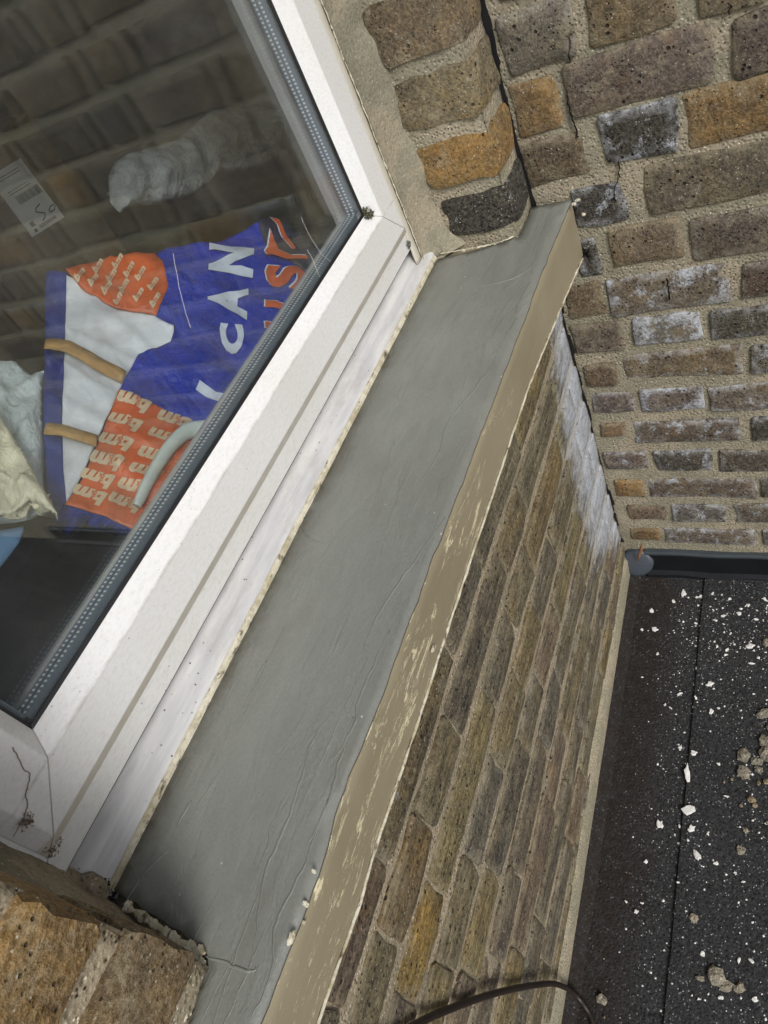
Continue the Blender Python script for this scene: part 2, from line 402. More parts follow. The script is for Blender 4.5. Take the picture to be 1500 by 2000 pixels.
BAG_BORDER = fabric('blue_bag_border', (8, 42, 132), .5, 12, .3)
BAG_WHITE = fabric('white_woven_lining', (236, 240, 250), .6, 8, .25, 420)
BAG_ORANGE = fabric('orange_woven_plastic', (218, 98, 42), .4, 14, .4)
BAG_PRINT = fabric('cream_print', (222, 196, 164), .5, 14, .2)
BAG_TEXT = fabric('white_print', (214, 224, 244), .4, 14, .2)
BAG_TEXTO = fabric('orange_print', (206, 92, 44), .4, 14, .2)
STRAP = fabric('tan_webbing', (196, 152, 88), .8, 60, .4, 900)
PLASTIC = fabric('pale_blue_plastic_film', (214, 226, 232), .3, 16, .9)
SUNLIT_CREAM = fabric('sunlit_cream_film', (255, 248, 222), .35, 16, .9)  # sunlight on the pale plastic bag, put into a cream colour
TOWEL = fabric('grey_towelling', (176, 180, 184), .95, 26, .9)
PAPER = plain('white_label_paper', (224, 224, 224), .8, .05)
INK = plain('black_ink', (24, 24, 26), .7, .1)
HANDLE = plain('pale_handle_plastic', (206, 216, 214), .35, .05, 60, .05)
BLUEBOX = plain('blue_board', (120, 160, 205), .6, .1)

# ------------------------------------------------------------------ masonry
def brick_mesh(name, L, H, out, axis_u, axis_n, seed, depth=.03, rough=1.0, n=16):
    """cheap worn brick face: three rings and a gently uneven face; origin at its middle on the wall plane"""
    rnd = random.Random(seed); U = Vector(axis_u); N_ = Vector(axis_n); Z = Vector((0, 0, 1))
    per = []
    r = min(L, H) * .085
    k = n // 4
    for cx, cy, a0 in ((1, 1, 0), (-1, 1, 90), (-1, -1, 180), (1, -1, 270)):
        for j in range(k):
            a = math.radians(a0 + 90 * j / (k - 1))
            per.append(((L / 2 - r) * cx + r * math.cos(a), (H / 2 - r) * cy + r * math.sin(a)))
    # points along the long edges
    full = []
    for i in range(len(per)):
        full.append(per[i]); a, b = per[i], per[(i + 1) % len(per)]
        d = math.hypot(a[0] - b[0], a[1] - b[1])
        if d > .05:
            q = 3 if d > .11 else 2
            for s in range(1, q): full.append((a[0] + (b[0] - a[0]) * s / q, a[1] + (b[1] - a[1]) * s / q))
    V, Fc = [], []; M = len(full); sg = seed * 3.17
    tilt = rnd.uniform(-.02, .02) * rough; tv = rnd.uniform(-.03, .03) * rough
    def ring(ins, nn, jit):
        for i, (x, y) in enumerate(full):
            l = math.hypot(x / L, y / H)
            sx = x - math.copysign(min(ins, abs(x)), x) * (1 if abs(x) > L * .25 or L < H * 1.3 else .2)
            sy = y - math.copysign(min(ins, abs(y)), y) * (1 if abs(y) > H * .2 else .3)
            e = jit * rough * nz(x * 45 + sg, y * 45, nn * 90)
            V.append(U * (sx + e * (1 if abs(x) > L * .3 else .2)) + Z * (sy + jit * rough * nz(x * 38, y * 40 + sg, 5 + nn * 90)) + N_ * (nn + tilt * x + tv * y + .0025 * rough * nz(x * 25 + sg, y * 25, 3)))
    ring(-.002, -depth, .002); ring(.0, out - .0015, .007); ring(.0018, out, .007); ring(min(H * .3, .024), out + .0008, .004)
    for q in range(3):
        for i in range(M): Fc.append((q*M+i, q*M+(i+1) % M, (q+1)*M+(i+1) % M, (q+1)*M+i))
    c = len(V); V.append(N_ * (out + .001 * rnd.uniform(-1, 1)))
    for i in range(M): Fc.append((3*M+i, 3*M+(i+1) % M, c))
    me = bpy.data.meshes.new(name); me.from_pydata([tuple(v) for v in V], [], Fc)
    at = me.attributes.new('edge', 'FLOAT', 'POINT')
    for i_ in range(len(V)): at.data[i_].value = 1. if i_ < 3 * M else 0.
    if me.polygons[-1].normal.dot(N_) < 0: me.flip_normals()
    for p in me.polygons: p.use_smooth = p.index >= 2 * M
    me.materials.append(BRICK if abs(N_.x) > .5 else BRICK_W)
    return me
def add_brick(parent, c, L, H, out, U, N_, col, salt=0., seed=None, rough=1.0):
    seed = seed if seed is not None else random.randint(1, 9999)
    me = brick_mesh('brick', L, H, out, U, N_, seed, rough=rough)
    o = bpy.data.objects.new('brick', me); COL.objects.link(o); o.parent = parent
    o.location = Vector(c) - Vector(parent.location)
    o.color = tuple(lin(col)) + (salt,)
    return o
def block_brick(parent, x0, x1, y0, y1, z0, z1, col, salt=0., seed=1, name='brick'):
    """brick seen on two or three sides"""
    nx, ny, nzz = 6, 6, 5
    V, Fc, idx = [], [], {}
    def vid(i, j, k):
        if (i, j, k) not in idx:
            p = []
            for t, n_, a, b in ((i, nx, x0, x1), (j, ny, y0, y1), (k, nzz, z0, z1)):
                u = t / n_; u = .5 - .5 * math.cos(math.pi * u) * (1 - .25 * abs(math.sin(math.pi*u)))
                p.append(a + (b - a) * min(1, max(0, u)))
            v = Vector(p); cen = Vector(((x0+x1)/2, (y0+y1)/2, (z0+z1)/2))
            cnt = (i in (0, nx)) + (j in (0, ny)) + (k in (0, nzz))
            if cnt >= 2: v = v.lerp(cen, .035 * (cnt - 1))
            v += Vector((nz(v.x*30+seed, v.y*30, v.z*30), nz(v.x*30, v.y*30+seed, v.z*30), nz(v.x*30, v.y*30, v.z*30+seed))) * .006
            idx[(i, j, k)] = len(V); V.append(v)
        return idx[(i, j, k)]
    for i in range(nx):
        for j in range(ny):
            for k in (0, nzz): Fc.append((vid(i, j, k), vid(i+1, j, k), vid(i+1, j+1, k), vid(i, j+1, k)))
    for i in range(nx):
        for k in range(nzz):
            for j in (0, ny): Fc.append((vid(i, j, k), vid(i+1, j, k), vid(i+1, j, k+1), vid(i, j, k+1)))
    for j in range(ny):
        for k in range(nzz):
            for i in (0, nx): Fc.append((vid(i, j, k), vid(i, j+1, k), vid(i, j+1, k+1), vid(i, j, k+1)))
    cen = Vector(((x0+x1)/2, (y0+y1)/2, (z0+z1)/2))
    o = mesh(name, [v - cen for v in V], Fc, BRICK, None, True); o.data.set_sharp_from_angle(angle=math.radians(32))
    o.parent = parent; o.location = cen - Vector(parent.location); o.color = tuple(lin(col)) + (salt,)
    return o
def mortar_face(name, parent, org, U, N_, u0, u1, v0, v1, mat, step=.018, amp=.003, edge=None, base=0.):
    """uneven mortar bed behind the bricks; edge(v) trims the u1 side"""
    U = Vector(U); N_ = Vector(N_); Z = Vector((0, 0, 1)); org = Vector(org)
    nu = int((u1 - u0) / step); nv = int((v1 - v0) / step); V, Fc = [], []
    for j in range(nv + 1):
        v = v0 + (v1 - v0) * j / nv; ue = u1 + (edge(v) if edge else 0)
        for i in range(nu + 1):
            u = u0 + (ue - u0) * i / nu
            h = base + amp * (nz(u * 22 + 3, v * 22, 1.3) + .6 * nz(u * 60, v * 60, 7))
            V.append(org + U * u + Z * v + N_ * h)
    # turned-in rim along u1 so that the crack beside it has depth
    s = len(V)
    for j in range(nv + 1): V.append(V[j * (nu + 1) + nu] - N_ * .06)
    for j in range(nv):
        for i in range(nu):
            a = j * (nu + 1) + i; Fc.append((a, a + 1, a + nu + 2, a + nu + 1))
        Fc.append((j*(nu+1)+nu, s+j, s+j+1, (j+1)*(nu+1)+nu))
    o = sheet(name, V, Fc, mat, None, org + N_ * 5 + U * (u0 + u1) / 2)
    o.parent = parent; o.matrix_parent_inverse = Matrix.Translation(-Vector(parent.location))
    return o

SLOPE = .085; ZR0 = -.005
def zr(x): return ZR0 + SLOPE * x
def roofpt(px): return hitp(px, (-SLOPE, 0, 1), ZR0)

# ---- roof (the floor of the place) and the ground far below
xs0, xs1, ys0, ys1 = -6., .0, -3.2, .0
V, Fc = [], []
NX, NY = 60, 32
for i in range(NX + 1):
    for j in range(NY + 1):
        x = xs0 + (xs1 - xs0) * i / NX; y = ys0 + (ys1 - ys0) * j / NY
        V.append((x, y, zr(x) + .004 * nz(x * 3, y * 3, 2)))
for i in range(NX):
    for j in range(NY):
        a = i * (NY + 1) + j; Fc.append((a, a + NY + 1, a + NY + 2, a + 1))
flat_roof = sheet('flat_roof', V, Fc, FELT, None, (-1, -1, 5))
tag(flat_roof, 'dark speckled felt flat roof below the window', 'roof', kind='structure')
# upper felt sheet lapped over the lower one; its edge is the seam
V, Fc = [], []; n = 70
for i in range(n + 1):
    x = -.02 - 2.4 * i / n; ysm = -.200 + .006 * nz(x * 3.1, 4) + .0015 * nz(x * 23, 9)
    for y, h in ((ysm, .0015), (ysm, .007), (ysm - .012, .0075), (ysm - .5, .007), (ysm - 1.4, .006)):
        V.append((x, y, zr(x) + .004 * nz(x * 3, y * 3, 2) + h))
for i in range(n):
    for k in range(4): Fc.append((i*5+k, i*5+k+1, (i+1)*5+k+1, (i+1)*5+k))
lap = sheet('felt_lap', V, Fc, FELT, flat_roof, (-1, -1, 5), smooth=False)
V = [(-70, -70, -3.2), (70, -70, -3.2), (70, 70, -3.2), (-70, 70, -3.2)]
ground = sheet('ground', V, [(0, 1, 2, 3)], plain('paving', (120, 118, 112), .9), None, (0, 0, 9)); tag(ground, kind='structure')

# ---- return wall (plane X = 0)
ret = empty('return_wall', (0, -.6, zr(0)))
tag(ret, 'mottled stock brick wall with thick sandy joints standing square to the window wall', 'brick wall')
put(boxes('wall_core', [(.02, .24, -2.6, .36, -.2, 2.9)], MORTAR), ret)
mortar_face('mortar_bed', ret, (.004, 0, 0), (0, -1, 0), (-1, 0, 0), -.02, 1.35, -.02, 1.95, MORTAR, .016, .0035)
mortar_face('mortar_bed', ret, (.004, 0, 0), (0, -1, 0), (-1, 0, 0), 1.35, 2.6, -.02, 2.9, MORTAR, .1, .003)
mortar_face('mortar_bed', ret, (.004, 0, 0), (0, -1, 0), (-1, 0, 0), -.02, 1.35, 1.95, 2.9, MORTAR, .1, .003)
R2 = lambda u, v: (600 + .6 * u, .6 * v)
R3 = lambda u, v: (900 + .4 * u, 500 + .4 * v)
TAN, PUR, DRK, ORG, GRY, BRN = (116, 106, 88), (92, 82, 82), (56, 55, 58), (126, 102, 64), (100, 96, 88), (102, 90, 70)
BLK = (30, 30, 35)
spec = [ # zoom, left-mid, right-mid, height, colour, salt
 (R2, (632, 140), (868, 105), .080, GRY, .25), (R2, (917, 50), (1190, -20), .080, BRN, .1), (R2, (1275, -45), (1500, -100), .078, TAN, 0),
 (R2, (678, 362), (817, 332), .078, ORG, .05), (R2, (846, 292), (1318, 178), .080, PUR, .12), (R2, (1392, 158), (1640, 95), .076, (76, 66, 66), .1),
 (R2, (692, 540), (902, 505), .072, (84, 72, 56), .18), (R2, (960, 452), (1202, 412), .076, BLK, .48), (R2, (1240, 402), (1640, 300), .080, ORG, .08),
 (R2, (872, 688), (1030, 655), .070, BLK, .45), (R2, (1105, 612), (1540, 545), .082, (88, 82, 72), .16),
 (R2, (880, 850), (948, 838), .070, BLK, .35), (R2, (990, 800), (1218, 782), .072, (116, 102, 84), .12), (R2, (1252, 772), (1640, 735), .074, (92, 84, 78), .2),
 (R3, (520, 228), (692, 210), .072, (104, 86, 66), .08), (R3, (720, 196), (1308, 150), .078, (104, 96, 88), .55), (R3, (1385, 115), (1800, 85), .068, (74, 60, 58), .2),
 (R3, (552, 408), (800, 390), .066, (96, 86, 80), .16), (R3, (842, 366), (1168, 350), .062, (110, 108, 106), .72), (R3, (1222, 328), (1780, 296), .062, (62, 60, 56), .35),
 (R3, (610, 588), (760, 576), .054, (94, 76, 62), .05), (R3, (797, 545), (1370, 512), .064, (112, 98, 78), .36), (R3, (1420, 500), (1690, 492), .060, (84, 82, 84), .4),
 (R3, (648, 722), (842, 716), .052, (92, 82, 84), .3), (R3, (880, 708), (1180, 700), .060, (100, 92, 94), .6), (R3, (1218, 692), (1780, 682), .062, (104, 96, 92), .42),
 (R3, (690, 852), (800, 850), .036, (116, 98, 80), .05), (R3, (852, 860), (1358, 856), .060, (92, 82, 78), .48), (R3, (1428, 846), (1700, 842), .064, (50, 48, 48), .35),
 (R3, (705, 1002), (910, 998), .052, (100, 90, 92), .35), (R3, (953, 1000), (1222, 998), .060, (52, 50, 52), .42), (R3, (1270, 1000), (1780, 1000), .062, (76, 70, 66), .3),
 (R3, (762, 1137), (890, 1135), .056, (134, 104, 56), .05), (R3, (922, 1140), (1440, 1136), .060, (96, 84, 78), .42), (R3, (1468, 1136), (1720, 1136), .060, (80, 70, 66), .25),
 (R3, (822, 1255), (1000, 1255), .052, (98, 84, 74), .15), (R3, (1040, 1258), (1290, 1258), .056, (88, 84, 86), .5), (R3, (1348, 1262), (1800, 1264), .060, (92, 84, 78), .35),
 (R3, (832, 1358), (972, 1360), .044, (118, 92, 54), .1), (R3, (998, 1364), (1432, 1376), .056, (104, 96, 92), .4), (R3, (1480, 1378), (1740, 1380), .056, (76, 72, 72), .3)]
rowmax = {}
for i, (Z_, a, b, h, colr, salt) in enumerate(spec):
    A_, B_ = hit(Z_(*a), 0, 0), hit(Z_(*b), 0, 0)
    c = (A_ + B_) / 2; L = abs(A_.y - B_.y) + .004; h += .004
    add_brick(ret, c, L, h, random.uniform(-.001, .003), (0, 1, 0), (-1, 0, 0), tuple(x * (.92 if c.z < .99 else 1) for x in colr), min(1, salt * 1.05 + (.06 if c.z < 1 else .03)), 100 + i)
    k = round((.978 - c.z) / .0925); rowmax[k] = min(rowmax.get(k, 9), B_.y)
PAL = [TAN, PUR, GRY, BRN, (92, 82, 76), (84, 76, 70), (128, 106, 70), DRK, (110, 98, 84), ORG]
for k in range(-14, 10):
    z = .978 - .0925 * k; long = k % 2 == 0
    y = rowmax.get(k, -.01 if k % 2 else -.06)
    y -= .016
    while y > -1.25:
        L = .215 if long else .104; long = not long
        add_brick(ret, (0, y - L / 2, z), L - .0, .072 + random.uniform(-.006, .006), random.uniform(.002, .007), (0, 1, 0), (-1, 0, 0), random.choice(PAL), random.choice((0, .1, .2, .35, .45)) if k > -2 else .1)
        y -= L + .019

# ---- window wall (plane Y = 0), pierced by the window
wall = empty('window_wall', (-.6, .15, zr(-.6)))
tag(wall, 'yellow grey stock brick wall carrying the window and its sill', 'brick wall')
XN, XF = -1.218, -.111                  # reveals of the window opening
put(boxes('wall_core', [(-3.2, -.012, .02, .33, -.6, .985), (-3.2, -.012, .16, .33, .985, 1.115), (-3.2, XN - .03, .03, .33, .99, 2.9), (XF + .03, -.012, .03, .33, .99, 2.9), (XN - .03, XF + .03, .03, .33, 2.3, 2.9)], MORTAR_W), wall)
jag = lambda v: -.004 + .004 * nz(v * 30, 2.2) + .003 * nz(v * 90, 8)
mortar_face('mortar_bed', wall, (0, .0005, 0), (1, 0, 0), (0, -1, 0), -1.75, -.002, -.16, 1.01, MORTAR_W, .012, .0022, jag)
mortar_face('mortar_bed', wall, (0, .006, 0), (1, 0, 0), (0, -1, 0), -3.2, -1.75, -.3, 1.01, MORTAR_W, .1, .003)
mortar_face('mortar_bed', wall, (0, .008, 0), (1, 0, 0), (0, -1, 0), -1.75, XN - .004, .99, 1.9, MORTAR_W, .016, .003)
mortar_face('mortar_bed', wall, (0, .003, 0), (1, 0, 0), (0, -1, 0), XF + .0, -.004, 1.05, 2.0, MORTAR, .012, .003, jag)
mortar_face('mortar_bed', wall, (XF + .002, 0, 0), (0, 1, 0), (-1, 0, 0), .001, .30, 1.06, 2.3, MORTAR, .014, .003)
mortar_face('mortar_bed', wall, (XN - .006, 0, 0), (0, 1, 0), (1, 0, 0), .008, .30, 1.06, 2.3, MORTAR_W, .014, .003)
BEDS = [.945, .842, .742, .645, .543, .440, .335, .230, .128, .028, -.07, -.17]
PERP = [[-.383, -.632, -.784, -1.063, -1.213], [-.433, -.571, -.855, -.989], [-.22, -.489, -.62, -.762, -1.045, -1.176],
        [-.389, -.54, -.681, -.823, -.98, -1.12], [-.476, -.62, -.752, -.965, -1.11], [-.30, -.56, -.70, -.93, -1.07],
        [-.22, -.36, -.63, -.77, -1.03], [-.30, -.56, -.69, -.96, -1.09], [-.24, -.38, -.63, -.78, -1.01], [-.3, -.45, -.7, -.84, -1.1], [-.3, -.6, -.9]]
WP = [(108, 102, 84), (102, 98, 88), (94, 91, 86), (112, 106, 82), (100, 98, 92), (118, 108, 78), (104, 97, 90), (86, 83, 78), (108, 105, 90), (112, 100, 90)]
SPECIAL = {(2, -1.11): (132, 114, 66), (1, -1.04): (112, 96, 70), (2, -.90): (122, 114, 84), (0, -1.14): (98, 84, 76), (0, -.9): (94, 86, 68), (2, -.35): (118, 104, 74), (1, -.5): (108, 98, 76), (6, -.88): (110, 98, 90), (4, -1.04): (120, 112, 84)}
for r in range(len(BEDS) - 1):
    zt, zb = BEDS[r], BEDS[r + 1]; ps = sorted(PERP[r])
    while ps[0] > -1.72: ps.insert(0, ps[0] - (.27 if len(ps) % 2 else .138))
    full = list(reversed(ps))            # from the corner away
    while full[0] < -.16: full.insert(0, full[0] + (.27 if full[0] < -.33 else .138))
    full = [p for p in full if p < -.03]
    edges = [-.002] + full
    for i in range(len(edges) - 1):
        pg = random.choice((.0012, .0012, .0018, .004)); x1, x0 = edges[i] - (pg if i else .006), edges[i + 1] + pg
        if x1 - x0 < .03: continue
        c = Vector(((x0 + x1) / 2, 0, (zt + zb) / 2))
        colr = random.choice(WP); best = .09
        for (rr, xx), cc in SPECIAL.items():
            if rr == r and abs(xx - c.x) < best: colr = cc; best = abs(xx - c.x)
        # salts bloom in a wedge beside the corner
        lim = -.30 + .10 * abs(r - 3) if r < 8 else 0
        salt = random.choice((0, 0, .1, .25))
        add_brick(wall, c, x1 - x0, zt - zb - .018 - random.uniform(0, .008), random.uniform(.002, .0055), (1, 0, 0), (0, -1, 0), colr, salt)
# near pier above the sill
for (z0, z1, xe, colr) in ((1.128, 1.212, XN, (100, 84, 60)), (1.238, 1.322, XN - .004, (128, 104, 64)), (1.342, 1.425, XN, (120, 96, 74)), (1.445, 1.525, XN, (110, 92, 80)), (1.545, 1.625, XN, (128, 106, 70))):
    long = z0 in (1.238, 1.445)
    block_brick(wall, xe - (.26 if long else .125), xe + .002, -.005, .105, z0, z1, colr, .05, seed=z0 * 50)
    x = xe - (.26 if long else .125) - .016
    add_brick(wall, (x - .13, 0, (z0 + z1) / 2), .25, z1 - z0, .004, (1, 0, 0), (0, -1, 0), random.choice(WP), .05)
# far pier: brick ends facing the opening
for (z0, z1, y1, colr, salt) in ((1.116, 1.186, .118, BLK, .34), (1.207, 1.279, .128, (128, 104, 62), .05), (1.303, 1.378, .132, (112, 104, 84), .12), (1.400, 1.482, .135, (108, 98, 84), .2), (1.503, 1.58, .135, TAN, .1), (1.6, 1.68, .135, GRY, .1)):
    block_brick(wall, XF - .003, -.012 + .004 * nz(z0 * 20), -.004, y1, z0, z1, colr, salt, seed=z0 * 37)
z = 1.70
while z < 2.3:
    block_brick(wall, XF - .003, -.012, -.004, .13, z, z + .076, random.choice(PAL), .1, seed=z * 9); z += .095
# cracks that run through the joints
def crack(parent, pts, ax, val, wdt, nrm, name='crack'):
    P3 = [hit(p, ax, val) + Vector(nrm) * .0 for p in pts]; P3 = spline(P3, 5)
    V, Fc = [], []
    for i, p in enumerate(P3):
        t = (P3[min(i+1, len(P3)-1)] - P3[max(i-1, 0)]).normalized(); s = t.cross(Vector(nrm)).normalized()
        q = p + s * (.004 * nz(i * .9, val)); wv = wdt * (.5 + .6 * abs(nz(i * 1.7, 3.3)))
        V += [q - s * wv, q + s * wv, q - Vector(nrm) * .004]
    for i in range(len(P3) - 1):
        Fc += [(i*3, i*3+2, i*3+5, i*3+3), (i*3+2, i*3+1, i*3+4, i*3+5)]
    o = sheet(name, V, Fc, BLACK, None, CAM, smooth=False); put(o, parent); return o
crack(ret, [(1113, 66), (1112, 120), (1108, 178), (1112, 215), (1122, 245), (1130, 268)], 0, -.003, .0014, (-1, 0, 0))
crack(ret, [(1208, 316), (1209, 345), (1200, 372), (1203, 395)], 0, -.003, .0012, (-1, 0, 0))
def corner_crack(z0, z1, x, y1, wmax, sd_):
    V, Fc = [], []; n_ = int((z1 - z0) / .004)
    for i in range(n_ + 1):
        z = z0 + (z1 - z0) * i / n_
        kk_ = int(z / .0475 + .3 * nz(z * 20, sd_)); wst = abs(nz(kk_ * 3.7, sd_ + 1.5)) * 2.4
        wv = wst * .0035 + .6 * wmax * max(.0, .2 + 2.1 * nz(z * 9, sd_) + .9 * nz(z * 45, sd_)) + .0012 * nz(z * 20, sd_)
        V += [(x, .010, z), (x, y1 - wv + .001 * nz(z * 150, sd_), z)]
    for i in range(n_): Fc.append((i*2, i*2+1, i*2+3, i*2+2))
    put(sheet('open_joint', V, Fc, BLACK, None, CAM, False), ret)
corner_crack(1.085, 2.2, -.0065, -.0025, .0042, 3.3)
corner_crack(.12, .99, -.0062, -.0025, .0032, 6.1)
crack(ret, [(1423, 30), (1428, 10)], 0, -.004, .0012, (-1, 0, 0))
crack(ret, [(1302, 545), (1305, 562), (1308, 588)], 0, -.009, .0022, (-1, 0, 0))

# ---- cement fillet closing the joint between frame and reveal
def fillet(name, rows, mat, parent, tw):
    n = len(rows[0]); V = [p for r_ in rows for p in r_]; Fc = []
    for i in range(len(rows) - 1):
        for j in range(n - 1): Fc.append((i*n+j, i*n+j+1, (i+1)*n+j+1, (i+1)*n+j))
    o = sheet(name, V, Fc, mat, None, tw); put(o, parent); return o
rows = []
for i in range(90):
    z = 1.10 + 1.2 * i / 89; rw = []
    for k in range(8):
        t = k / 7
        x = -.182 + (.182 + XF - .003 + .004) * t ** .7; y = .151 - .024 * t ** 1.3 - (.014 * nz(z * 14, 2) + .006 * nz(z * 40, 3)) * t * t - (.03 * math.exp(-(z - 1.1) / .03)) * t
        rw.append(Vector((x + .002 * nz(z * 30, t * 4), y, z)))
    rw.append(Vector((XF + .015, rw[-1].y - .004, z)))
    rows.append(rw)
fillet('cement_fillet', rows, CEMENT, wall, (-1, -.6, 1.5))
rows = []
for i in range(90):
    z = 1.085 + 1.2 * i / 89; rw = []
    for k in range(8):
        t = k / 7
        x = -1.196 - (.026) * t ** .8; y = .158 - .10 * t ** 1.2 - .012 * nz(z * 18, 2) * t
        rw.append(Vector((x + .003 * nz(z * 30, t * 5), y, z)))
    rw.append(Vector((XN - .012, rw[-1].y - .015, z)))
    rows.append(rw)
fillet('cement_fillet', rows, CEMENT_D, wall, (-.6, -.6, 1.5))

# ---- base mortar strip and flashings
V, Fc = [], []; n = 110
for i in range(n + 1):
    x = -2.2 + 2.19 * i / n; zb = zr(x)
    top = zb + .074 + .006 * nz(x * 16, 1) + .003 * nz(x * 50, 4)
    pr = [(0.004, top + .006), (-.004, top), (-.010 + .002 * nz(x * 25), top - .008), (-.013, zb + .02), (-.012, zb - .01)]
    V += [(x, y, z) for y, z in pr]
for i in range(n):
    for k in range(4): Fc.append((i*5+k, i*5+k+1, (i+1)*5+k+1, (i+1)*5+k))
o = sheet('base_fillet', V, Fc, STRIP, None, (-1, -2, 1)); put(o, wall)
V, Fc = [], []
for i in range(n + 1):
    x = -2.2 + 2.19 * i / n; zb = zr(x)
    pr = [(-.006, zb + .022), (-.0155, zb + .022 + .003 * nz(x * 20)), (-.017, zb + .019), (-.022, zb + .009), (-.036 + .003 * nz(x * 9), zb + .0065), (-.038 + .003 * nz(x * 9), zb + .002)]
    V += [(x, y, z) for y, z in pr]
for i in range(n):
    for k in range(5): Fc.append((i*6+k, i*6+k+1, (i+1)*6+k+1, (i+1)*6+k))
o = sheet('roof_flashing', V, Fc, LEAD_D, None, (-1, -2, 1))
o.data.materials[0] = FELT
tag(o, 'narrow dark flashing strip along the foot of the window wall', 'flashing')
V, Fc = [], []; n = 70
for i in range(n + 1):
    y = -.055 - 2.1 * i / n; j = .0015 * nz(y * 11, 3)
    pr = [(.004, .084), (-.007 + j, .084), (-.010 + j, .080), (-.010 + j, .074), (-.008 + j, .072), (-.009 + 2 * j, .045), (-.011 + j, .010), (-.024 + 3 * j, .006), (-.026 + 3 * j, -.004)]
    V += [(x, y, z + j + zr(x) - ZR0) for x, z in pr]
for i in range(n):
    for k in range(8): Fc.append((i*9+k, i*9+k+1, (i+1)*9+k+1, (i+1)*9+k))
o = sheet('roof_flashing', V, Fc, LEAD_D, None, (-2, -1, 1), smooth=False); o.data.materials.append(LEAD)
for p in o.data.polygons:
    if p.index % 8 in (0, 1, 2): p.material_index = 1
tag(o, 'dark rubber flashing upstand with pale top edge along the return wall', 'flashing')
# rounded patch dressed over the corner
V, Fc = [], []; c0 = Vector((-.022, -.034, .048)); ax_n = Vector((-.9, -.1, .35)).normalized()
a_ = ax_n.cross(Vector((0, 0, 1))).normalized(); b_ = ax_n.cross(a_)
V.append(c0 + ax_n * .003)
for q, rr in enumerate((.018, .034, .041, .042)):
    for k in range(28):
        t = 2 * math.pi * k / 28; r = rr * (1 + .16 * nz(k * .45, 1))
        V.append(c0 + (a_ * math.cos(t) + b_ * math.sin(t)) * r + ax_n * ((.0025, .001, -.001, -.012)[q] + .002 * nz(k * .9, q)))
for k in range(28): Fc.append((0, 1 + k, 1 + (k + 1) % 28))
for q in range(3):
    for k in range(28): Fc.append((1+q*28+k, 1+(q+1)*28+k, 1+(q+1)*28+(k+1) % 28, 1+q*28+(k+1) % 28))
o = sheet('corner_patch', V, Fc, DISC, None, CAM)
tag(o, 'rounded grey sealant patch in the corner where both walls meet the roof', 'patch')
pts = [hit(p, 0, -.030) for p in ((1254, 1062), (1252, 1074), (1248, 1086), (1246, 1096))]
V, Fc = [], []
for i, p in enumerate(pts):
    wv = (.003, .007, .006, .002)[i]; V += [p + Vector((0, wv * .7, 0)), p + Vector((-.0015, 0, .001)), p - Vector((0, wv * .7, 0))]
for i in range(3): Fc += [(i*3, i*3+1, i*3+4, i*3+3), (i*3+1, i*3+2, i*3+5, i*3+4)]
o = sheet('dry_leaf', V, Fc, LEAF, None, CAM); so = o.modifiers.new('s', 'SOLIDIFY'); so.thickness = .001
tag(o, 'small curled brown leaf stuck on the rounded grey patch', 'leaf')

# ------------------------------------------------------------------ sill
sill = empty('window_sill', (-.65, 0, 1.0))
tag(sill, 'long concrete window sill freshly coated grey on top with scraped tan front', 'window sill')
YO = -.056
def sill_z(y): return 1.0945 + .10 * y
TOPE = [(0, -.0665), (-.134, -.0625), (-.274, -.0595), (-.406, -.0588), (-.62, -.0572), (-.803, -.0545), (-.962, -.053), (-1.079, -.053), (-1.123, -.0565), (-1.2, -.0555), (-1.95, -.058)]
BOTE = [(0, .974), (-.082, .981), (-.188, .987), (-.391, 1.003), (-.506, 1.002), (-.722, .9985), (-.826, .995), (-.943, .9915), (-1.05, .9905), (-1.2, .995), (-1.95, 1.0)]
def interp(T, x):
    for (xa_, ya_), (xb_, yb_) in zip(T, T[1:]):
        if xb_ <= x <= xa_: return ya_ + (yb_ - ya_) * (x - xa_) / (xb_ - xa_)
    return T[-1][1] if x < T[-1][0] else T[0][1]
def yo(x): return interp(TOPE, x) + .0008 * nz(x * 9, 5)
def zbot(x): return interp(BOTE, x) + .0012 * nz(x * 25, 4)
# body: cross sections along X
V, Fc = [], []; n = 120
for i in range(n + 1):
    x = -1.95 + 1.947 * i / n; o_ = yo(x); zt = sill_z(o_) - .003; zb = zbot(x)
    pr = [(.15, zt + .006), (o_ + .012, zt), (o_ + .004, zt - .001), (o_ + .0005, zt - .005)]
    for k in range(1, 6):
        t = k / 6; pr.append((o_ + .001 * nz(x * 18, t * 5), zt - .005 + (zb + .004 - zt + .005) * t))
    pr += [(o_ + .001, zb + .003), (o_ + .005, zb), (.03, zb + .002), (.15, zb + .002)]
    V += [(x, y, z) for y, z in pr]
m_ = len(pr)
for i in range(n):
    for k in range(m_): Fc.append((i*m_+k, i*m_+(k+1) % m_, (i+1)*m_+(k+1) % m_, (i+1)*m_+k))
Fc.append(tuple(range(m_))); Fc.append(tuple(range(n*m_, (n+1)*m_)))
o = mesh('sill_body', V, Fc, SILL_FRONT, None, True); put(o, sill)
try:
    o.data.set_sharp_from_angle(angle=math.radians(40))
except Exception: pass
# cream edge of the old paint along the bottom arris
V, Fc = tube([(x, yo(x) - .0004, zbot(x) + .0015 + .0015 * nz(x * 60)) for x in [-1.9 + 1.89 * i / 200 for i in range(201)]], lambda t: .0018 + .0012 * nz(t * 90, 1), 6)
o = mesh('paint_edge', V, Fc, PEEL, None, True); put(o, sill)
